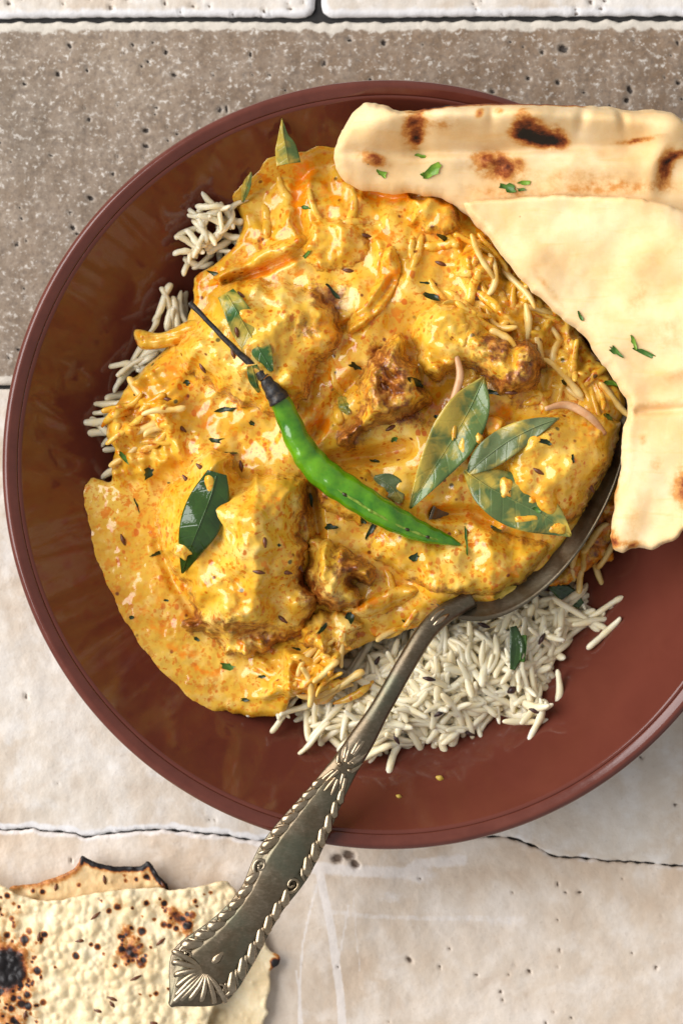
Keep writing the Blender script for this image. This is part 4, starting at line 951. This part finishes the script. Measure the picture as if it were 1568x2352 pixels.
leaf('curry_leaf', [(650, 288, zf + 40), (652, 320, zf + 30), (658, 350, zf + 16), (664, 385, zf)], [1, 10, 24, 28], M['leafsauce'], 'sauce-coated pointed leaf tip sticking up at the top edge', GL, fold=-.3)
leaf('curry_leaf', [(578, 398, Z(580, 410) + 26), (566, 430, Z(570, 430) + 22), (556, 462, Z(560, 462) + 10)], [2, 10, 3], M['leafsauce'], 'narrow pale leaf strip on the sauce edge at upper left', GL, fold=.1)
zg = [Z(528, 695, 6), Z(550, 730, 7), Z(575, 775, 7), Z(600, 830, 7), Z(628, 862, 5)]
leaf('coriander_leaf', [(524, 684, zg[0]), (546, 720, zg[1]), (574, 770, zg[2]), (604, 820, zg[3]), (630, 862, zg[4])], [20, 27, 34, 27, 3], M['cilantro'], 'green coriander leaf coated with sauce beneath the chili stem', 'coriander leaves', fold=-.1, cat='leaf')
leaf('coriander_leaf', [(585, 850, Z(585, 850, 6)), (592, 880, Z(592, 880, 6)), (598, 908, Z(598, 908, 5))], [12, 15, 2], M['cilantro'], 'small coriander tip poking out left of the chili calyx', 'coriander leaves', fold=-.1, cat='leaf')
leaf('coriander_leaf', [(782, 912, Z(782, 912, 6)), (792, 935, Z(792, 935, 6)), (800, 956, Z(800, 956, 5))], [6, 15, 3], M['cilantro'], 'dark coriander sprig tucked against the craggy chicken', 'coriander leaves', fold=-.1, cat='leaf')
refresh()

# sauce drops on the leaves
def drop(x, y, rx, ry, h, label, mat='sauce', seed=1):
    a = np.linspace(0, 2 * np.pi, 14, endpoint=False); r = np.random.default_rng(seed); k = r.uniform(.8, 1.2, 14)
    zz = surf(x, y)[0]
    o = slab('sauce_drop', np.stack([x + rx * k * np.cos(a), y + ry * k * np.sin(a)], 1), max(1.6, min(rx, ry) / 8), lambda X, Y, d: zz - 3 + h * np.clip(d / (min(rx, ry) * .8), 0, 1) ** .6, lambda X, Y, d: zz - 5, M[mat], attrs={'oil': lambda X, Y, d: 0 * X, 'crust': lambda X, Y, d: 0 * X}, n=50)
    props(o, label, 'sauce', 'sauce drops on leaves')
drop(428, 1258, 20, 24, 12, 'round sauce drop on the dark curry leaf', seed=1)
drop(1153, 1122, 17, 25, 10, 'oval sauce drop on the broad leaf in the spoon', seed=2)
drop(1268, 1212, 24, 14, 9, 'sauce smear on the tip of the broad leaf in the spoon', seed=3)
drop(1092, 1012, 9, 14, 8, 'tiny sauce drop on the right edge of the folded leaf', seed=4)
for i_, (x_, y_, a_, b_) in enumerate([(1058, 1030, 9, 22), (1036, 985, 6, 30)]):
    drop(x_, y_, a_, b_, 4, 'streak of yellow sauce on the folded upright curry leaf', seed=20 + i_)
for i_, (x_, y_, a_, b_) in enumerate([(1198, 1192, 30, 9)]):
    drop(x_, y_, a_, b_, 6, 'small sauce streak along the broad leaf in the spoon', seed=30 + i_)
drop(1210, 1150, 10, 10, 7, 'tiny sauce drop near the far edge of the broad leaf', seed=5)

# ================================================================ herb flakes, seeds
def flake(name, x, y, a, ln, wd, mat, label, group, cat='herb', up=1.0, tilt=True, sd_=0):
    z0, nrm, _ = surf(x, y)
    r = np.random.default_rng(sd_ + int(x * 7 + y)); k = 12
    th = np.linspace(0, 2 * np.pi, k, endpoint=False); rad = r.uniform(.5, 1.3, k)
    px = ln * np.cos(th) * rad; py = wd * np.sin(th) * rad
    c, s_ = math.cos(math.radians(a)), math.sin(math.radians(a))
    X = x + px * c - py * s_; Y = y + px * s_ + py * c
    nz = max(nrm.z, .35); gx, gy = -nrm.x / nz, -nrm.y / nz
    zed = z0 + up + (gx * (X - x) - gy * (Y - y)) * .8 + r.uniform(-2, 2, k)
    V = np.concatenate([np.stack([X, Y, zed], 1), [[x, y, z0 + up + 3.5]], np.stack([X, Y, zed - 5], 1)])
    F = [(i, (i + 1) % k, k) for i in range(k)] + [((i + 1) % k, i, k + 1 + i, k + 1 + (i + 1) % k) for i in range(k)]
    F = [f[::-1] if len(f) == 3 else f for f in F]
    o = mk(name, to_world(V[:, 0], V[:, 1], V[:, 2], Z0), F, mat); props(o, label, cat, group); return o
herbs = [(702, 478, 10, 14, 4), (1022, 555, 20, 20, 6), (495, 630, 15, 22, 7), (768, 678, 50, 26, 6), (978, 655, 5, 22, 3), (990, 686, 20, 26, 8), (705, 590, -40, 16, 5), (816, 846, 10, 18, 8), (948, 884, 20, 22, 8), (520, 942, -10, 22, 7), (496, 1012, 0, 20, 7),
         (342, 1086, -50, 18, 9), (288, 1052, 50, 22, 5), (1242, 1020, 15, 16, 7), (1302, 1056, 80, 10, 4), (714, 1148, 80, 20, 9), (832, 1192, 60, 14, 8), (1132, 1214, 20, 22, 6), (1066, 1238, 88, 36, 3), (950, 1278, -20, 14, 8), (360, 1272, -20, 22, 5),
         (312, 1160, 70, 26, 2.5), (1292, 882, 30, 14, 5), (802, 1420, -70, 20, 9), (524, 1532, 20, 22, 9), (740, 1442, -50, 20, 5), (684, 1492, 20, 16, 4), (938, 1440, 45, 22, 5), (850, 1220, -60, 22, 6), (1160, 1130, 0, 5, 5), (1222, 1172, 0, 10, 7),
         (645, 1250, 0, 5, 4), (388, 1110, 40, 14, 5), (600, 1555, 0, 10, 4), (520, 1040, 0, 24, 6), (860, 1060, 10, 18, 6), (1390, 960, 20, 12, 6), (430, 880, 40, 9, 7), (315, 905, 0, 8, 5), (580, 975, 20, 8, 6), (1000, 960, 30, 12, 4), (760, 1210, 0, 16, 7), (905, 1010, -30, 10, 6), (1120, 905, 10, 30, 7), (380, 1380, 20, 8, 3), (300, 1420, 0, 7, 4), (450, 1470, 40, 8, 4), (560, 1610, 0, 9, 4)]
for i, (x, y, a, l_, w_) in enumerate(herbs):
    flake('herb_flake', x, y, a, l_, w_, M['herb'] if i % 6 else M['parsleyd'], 'dark green herb fleck stuck in the curry sauce', 'herb flecks in the curry')
GN = 'green herb bits on the naan'
for x, y, a, l_, w_, m_, lab in [(963, 374, 15, 15, 5, 'parsley', 'small oval green herb bit nearest the top edge of the back naan'), (875, 412, 25, 16, 7, 'parsley', 'leftmost green herb bit on the back naan'), (992, 404, -40, 24, 13, 'parsley', 'largest light green herb bit on the back naan'), (972, 416, 20, 12, 4, 'parsley', 'thin green herb sliver touching the largest one on the back naan'),
                             (1158, 446, 15, 20, 9, 'parsleyd', 'dark green curled herb bit where the two naans meet'), (1196, 437, -3, 17, 5, 'parsley', 'pale green herb stalk where the two naans meet'), (1188, 452, 5, 12, 4, 'parsleyd', 'tiny dark herb bit beside the pale stalk between the naans'), (1318, 737, 60, 11, 4, 'parsleyd', 'tiny green herb fleck near the left edge of the front naan'), (1394, 818, 40, 22, 6, 'parsleyd', 'short green herb sliver on the front naan, left of the curled one'), (1432, 796, 70, 20, 4, 'parsley', 'upright thin green stalk above the curled herb on the front naan'), (1460, 822, 25, 32, 6, 'parsleyd', 'long dark curled herb bit on the front naan')]:
    flake('herb_bit', x, y, a, l_, w_, M[m_], lab, GN, up=4)
flake('herb_bit', 1398, 884, 12, 28, 7, M['parsley'], 'light green stalk bit at the edge of the front naan by the curry', GN, up=5)
flake('herb_bit', 1155, 1362, -30, 26, 10, M['crumb'], 'yellow-green herb bit on the sauce at the spoon edge', None, up=4)

def seed(x, y, a, ln, rad, mat, label, group, up=1.5, cat='seed', name='cumin_seed'):
    z0 = surf(x, y)[0] + up; c, s_ = math.cos(math.radians(a)), math.sin(math.radians(a))
    o = tube(name, [(x - c * ln, y - s_ * ln, z0 - 1), (x, y, z0 + 1), (x + c * ln, y + s_ * ln, z0 - 1)], [rad * .3, rad, rad * .3], mat, ns=8, n=10, flat=.8); props(o, label, cat, group)
for x, y, a in [(542, 822, 70), (550, 772, 80), (614, 1242, 85), (660, 1312, 10), (432, 1102, 50), (468, 1076, 40), (1090, 690, 0), (838, 545, 10), (896, 985, -30), (1165, 908, 0), (556, 1072, 80), (600, 1310, 10), (470, 850, 60), (420, 985, 40), (280, 1240, 70), (690, 1300, 60), (1225, 1085, 30), (560, 690, 50), (800, 625, 10), (1350, 1120, 60), (650, 1420, 40), (880, 900, 60), (1010, 610, 20), (390, 920, 20)]:
    seed(x, y, a, 14, 5, M['seed'], 'brown cumin seed caught in the curry sauce', 'cumin seeds in the curry')

# ================================================================ rice
def grain_mesh(i):
    r = np.random.default_rng(900 + i); n, k = 15, 8
    bend = r.uniform(-.2, .2) if i % 2 else r.uniform(.22, .5) * r.choice([-1, 1]); bend2 = r.uniform(-.22, .22); V = []
    tw = r.uniform(-.3, .3)
    for a in range(n):
        t = -math.cos(math.pi * a / (n - 1))
        x = t; y = bend * (t * t - .3) + bend2 * t ** 3; z = .05 * math.sin(3 * t + i)
        R_ = .158 * (max(0, 1 - abs(t) ** (5 + 2 * (i % 4)))) ** .5 * (1 + .10 * math.sin(6 * t + i) + .06 * math.sin(13 * t + 2 * i) - .12 * t * (i % 3 - 1)) + .02
        for q in range(k):
            an = 2 * math.pi * q / k + tw * t; V.append((x, y + math.cos(an) * R_, z + math.sin(an) * R_ * .82))
    F = [(a * k + q, a * k + (q + 1) % k, (a + 1) * k + (q + 1) % k, (a + 1) * k + q) for a in range(n - 1) for q in range(k)]
    F = [f[::-1] for f in F]
    F.append(tuple(range(k))); F.append(tuple((n - 1) * k + q for q in range(k))[::-1])
    return np.asarray(V), F
NG = 14
GM = [grain_mesh(i) for i in range(NG)]
GD = {}
def grain_data(i, mat):
    key = (i, mat)
    if key not in GD:
        V, F = GM[i]; me = bpy.data.meshes.new('rice_grain'); me.from_pydata((V * U).tolist(), [], F); me.update()
        me.polygons.foreach_set('use_smooth', [True] * len(me.polygons)); me.materials.append(M[mat]); GD[key] = me
    return GD[key]
def grain(x, y, z, yaw, pitch, roll, half, mat, label, group):
    o = bpy.data.objects.new('rice_grain', grain_data(random.randrange(NG), mat)); COL.objects.link(o)
    o.location = to_world(x, y, z, Z0); o.rotation_euler = Euler((roll, pitch, yaw), 'XYZ')
    w_ = (51 if half > 44 else 46) * random.uniform(.85, 1.15)
    o.scale = (half, w_, w_); props(o, label, 'rice', group); return o
def heap_pts(poly, n, seed, mind):
    r = random.Random(seed); P = np.asarray(poly, float); x0, y0 = P.min(0); x1, y1 = P.max(0); out = []; tries = 0
    while len(out) < n and tries < n * 60:
        tries += 1; x, y = r.uniform(x0, x1), r.uniform(y0, y1)
        if poly_sd(P, np.array([x]), np.array([y]))[0][0] < 0: continue
        if any((x - a) ** 2 + (y - b) ** 2 < mind * mind for a, b in out): continue
        out.append((x, y))
    return out
heap_poly = [(690, 1640), (720, 1690), (800, 1715), (880, 1730), (960, 1712), (1040, 1700), (1120, 1660), (1180, 1630), (1235, 1665), (1262, 1580), (1300, 1510), (1345, 1470), (1395, 1440), (1370, 1400), (1340, 1340), (1290, 1350), (1200, 1390), (1100, 1410), (1020, 1430), (900, 1460), (800, 1500), (760, 1560), (720, 1620)]
HPOLY = catmull(heap_poly, 120)
def heap_z(x, y):
    d = np.maximum(poly_sd(HPOLY, np.atleast_1d(np.float64(x)), np.atleast_1d(np.float64(y)))[0], 0)
    return np.maximum(bowl_zxy(x, y), 40) + 12 + 135 * (1 - np.exp(-d / 75)) - 30 * sstep(1150, 1330, np.atleast_1d(np.float64(x)))
def heap_layer(n, seed, mind, drop_, emit):
    for x, y in heap_pts(HPOLY, n, seed, mind):
        z = float(heap_z(x, y)[0]) - drop_ + random.uniform(-6, 8)
        gx = float(heap_z(x + 12, y)[0] - heap_z(x - 12, y)[0]) / 24; gy = float(heap_z(x, y + 12)[0] - heap_z(x, y - 12)[0]) / 24
        yaw = random.gauss(.6, 1.0); dx, dy = math.cos(yaw), math.sin(yaw)
        slope = gx * dx - gy * dy
        pitch = -math.atan(np.clip(slope, -.8, .8)) * .8 + random.gauss(0, .22)
        emit(x, y, z, yaw, pitch, random.uniform(0, 6.3), random.uniform(52, 82))
def heap_grain(x, y, *a):
    s_ = (1000 - x) * .83 - (y - 1420) * .56      # side of the handle
    if s_ > 0: lb = 'white rice grain in the heap left of the spoon handle, next to the sauce'
    elif y > 1650: lb = 'white rice grain along the lowest edge of the heap, right of the handle'
    elif x > 1200: lb = 'white rice grain at the right end of the heap beyond the wilted herb'
    elif y < 1480: lb = 'white rice grain just below the spoon bowl in the heap'
    elif x < 1040: lb = 'white rice grain in the heap close along the right side of the handle'
    else: lb = 'white rice grain in the middle of the heap, left of the wilted herb'
    grain(x, y, *a, 'rice', lb, 'white rice grains heaped by the spoon')
heap_layer(230, 11, 17, 0, heap_grain)
JV, JF = [], []; jc = [0]
def join(x, y, z, yaw, pitch, roll, half):
    V, F = GM[random.randrange(NG)]; R_ = np.array(Euler((roll, pitch, yaw), 'XYZ').to_matrix()); W = (V * half) @ R_.T * U + to_world(x, y, z, Z0)
    JV.append(W); JF.extend([tuple(i + jc[0] for i in f) for f in F]); jc[0] += len(V)
heap_layer(210, 12, 17, 26, join); heap_layer(200, 13, 17, 54, join); heap_layer(160, 14, 18, 85, join)
jo = mk('rice_heap', np.concatenate(JV), JF, M['rice']); props(jo, 'mass of white rice grains lying beneath the top grains by the spoon', 'rice', None, 'stuff')

def cluster(poly, n, seed, base, hgt, mat, label, group, yaw0=None, mind=15, yspread=1.0, half=(38, 54)):
    P = catmull(poly, 60)
    for x, y in heap_pts(P, n, seed, mind):
        d = max(0, float(poly_sd(P, np.array([x]), np.array([y]))[0][0]))
        z = max(float(bowl_zxy(x, y)), 40) + base + hgt * (1 - math.exp(-d / 25)) + random.uniform(-8, 10)
        yaw = random.uniform(0, 6.3) if yaw0 is None else random.gauss(yaw0, yspread)
        grain(x, y, z, yaw, random.gauss(0, .25), random.uniform(0, 6.3), random.uniform(*half), mat, label, group)
GE = 'white rice grains at the bowl side of the curry'
cluster([(420, 590), (432, 530), (488, 462), (540, 490), (545, 550), (500, 590), (455, 606)], 34, 21, 18, 60, 'rice', 'white rice grain in the topmost clump at the upper left sauce edge', GE, None, 13, half=(30, 42))
cluster([(352, 735), (375, 680), (430, 700), (450, 735), (400, 770)], 15, 22, 20, 40, 'rice', 'white rice grain in the clump left of the chili stem tip', GE, 1.2, 14, .6)
cluster([(272, 850), (310, 805), (380, 800), (400, 850), (320, 890)], 17, 23, 20, 40, 'rice', 'white rice grain poking out just below the yellow onion strip', GE, .5, 14, .4)
cluster([(222, 985), (240, 925), (300, 905), (310, 980), (270, 1025)], 14, 24, 16, 34, 'rice', 'white rice grain at the leftmost edge of the curry', GE, -.15, 14, .35)
cluster([(245, 1100), (262, 1060), (290, 1090), (268, 1125)], 4, 25, 22, 20, 'rice', 'white rice grain at the top of the left sauce pool', GE, 1.2, 14, .3)
cluster([(570, 1590), (620, 1565), (690, 1600), (680, 1650), (620, 1640)], 7, 26, 55, 30, 'rice', 'white rice grain caught in the lowest sauce lobe', GE, .9, 16, .5)
# grains half sunk in sauce
refresh()
def sunk(poly, n, seed, label, group, yaw0, ys, up=2, half=(38, 54), mat='ricey', mind=24):
    for x, y in heap_pts(poly, n, seed, mind):
        z0, _n, nm = surf(x, y)
        if nm is None or not nm.startswith(('curry_sauce', 'sauce_smear', 'chicken', 'onion', 'rice')): continue
        grain(x, y, z0 + up - 6 + random.uniform(-2, 3), random.gauss(yaw0, ys), random.gauss(0, .16), random.uniform(0, 6.3), random.uniform(*half), mat if random.random() < .6 else 'sauce', label, group)
GS = 'rice grains coated in sauce'
sunk([(1050, 560), (1110, 560), (1180, 640), (1260, 740), (1350, 860), (1420, 930), (1330, 930), (1220, 800), (1100, 680)], 20, 31, 'yellow sauce-coated rice grain along the front naan edge', GS, -.9, .8, up=3, half=(46, 66), mind=34)
sunk([(1040, 700), (1160, 760), (1160, 800), (1060, 740)], 5, 32, 'sauce-coated rice grain lying across the brown-edged chicken', GS, -.5, .3, up=7)
sunk([(690, 1500), (790, 1480), (800, 1560), (740, 1610), (700, 1570)], 14, 33, 'sauce-stained rice grain where the curry meets the white rice', GS, .7, .5)
sunk([(250, 960), (340, 880), (400, 920), (380, 1030), (270, 1060)], 10, 34, 'sauce-stained rice grain on the left shoulder of the curry', GS, .2, .6, up=-3)
sunk([(1020, 1395), (960, 1400), (900, 1420), (860, 1440), (900, 1450), (980, 1430)], 5, 35, 'sauce-stained rice grain left of the spoon neck', GS, .2, .4, up=3)
sunk([(1300, 1260), (1400, 1200), (1410, 1290), (1340, 1320)], 8, 36, 'sauce-stained rice grain between the spoon edge and the naan', GS, .8, .7, up=4)
refresh()
for x, y, a in [(1248, 1470, -60), (865, 1525, -60), (985, 1560, 10), (1115, 1440, 20), (1080, 1690, 20), (910, 1700, 60), (1230, 1635, 20), (1290, 1360, 10), (1010, 1640, -30)]:
    seed(x, y, a, 15, 5.5, M['darkseed'], 'dark brown cumin seed lying in the white rice', 'cumin seeds in the rice')
seed(1178, 1588, -30, 12, 9, M['darkseed'], 'round black peppercorn-like seed in the white rice', None, name='black_seed')
GH = 'wilted green herb in the rice'
for k, (sp, wd, lab, m_) in enumerate([([(1180, 1440), (1188, 1490), (1178, 1540)], [8, 17, 6], 'dark wilted herb leaf standing in the white rice', 'leafdark'), ([(1270, 1350), (1310, 1368), (1345, 1395)], [6, 20, 10], 'dark wilted herb leaf under the spoon rim at the right of the rice', 'leafdark'), ([(1205, 1460), (1203, 1490), (1200, 1522)], [6, 7, 6], 'bright green herb stalk beside the wilted leaf in the rice', 'parsleyd')]):
    zz = [Z(x, y, 6) for x, y in sp]
    leaf('herb_leaf', [(x, y, max(zz) - 4) for (x, y), q in zip(sp, zz)], wd, M[m_], lab, GH, fold=.2, cat='herb', n=16, m=7, midrib=False)
for x, y, r_, lab in [(1010, 1788, 10, 'larger yellow crumb on the bare bowl below the rice'), (915, 1826, 7, 'smaller yellow crumb on the bare bowl nearest the spoon'), (1289, 1578, 6, 'tiny yellow crumb at the right end of the rice')]:
    seed(x, y, 20, r_, r_ * .7, M['crumb'], lab, 'yellow crumbs on the bowl', cat='crumb', name='yellow_crumb')
# loose grains lying on the glaze
for x, y, yw, lab in [(1400, 1400, .5, 'single rice grain at the far right tip of the heap'), (1395, 1460, .65, 'curved rice grain lying alone right of the heap'), (1285, 1595, 1.5, 'rice grain standing apart at the lower right of the heap'), (1235, 1660, 1.2, 'rice grain at the lowest right tip of the heap'), (720, 1700, .8, 'rice grain at the lower left tip of the heap'), (850, 1735, .4, 'rice grain at the lowest edge left of centre of the heap'), (1385, 1315, 1.9, 'sauce-brown rice grain below the naan corner')]:
    grain(x, y, surf(x, y)[0] + 9, yw, 0, random.uniform(0, 6), 54, 'ricey' if 'brown' in lab else 'rice', lab, 'loose rice grains')
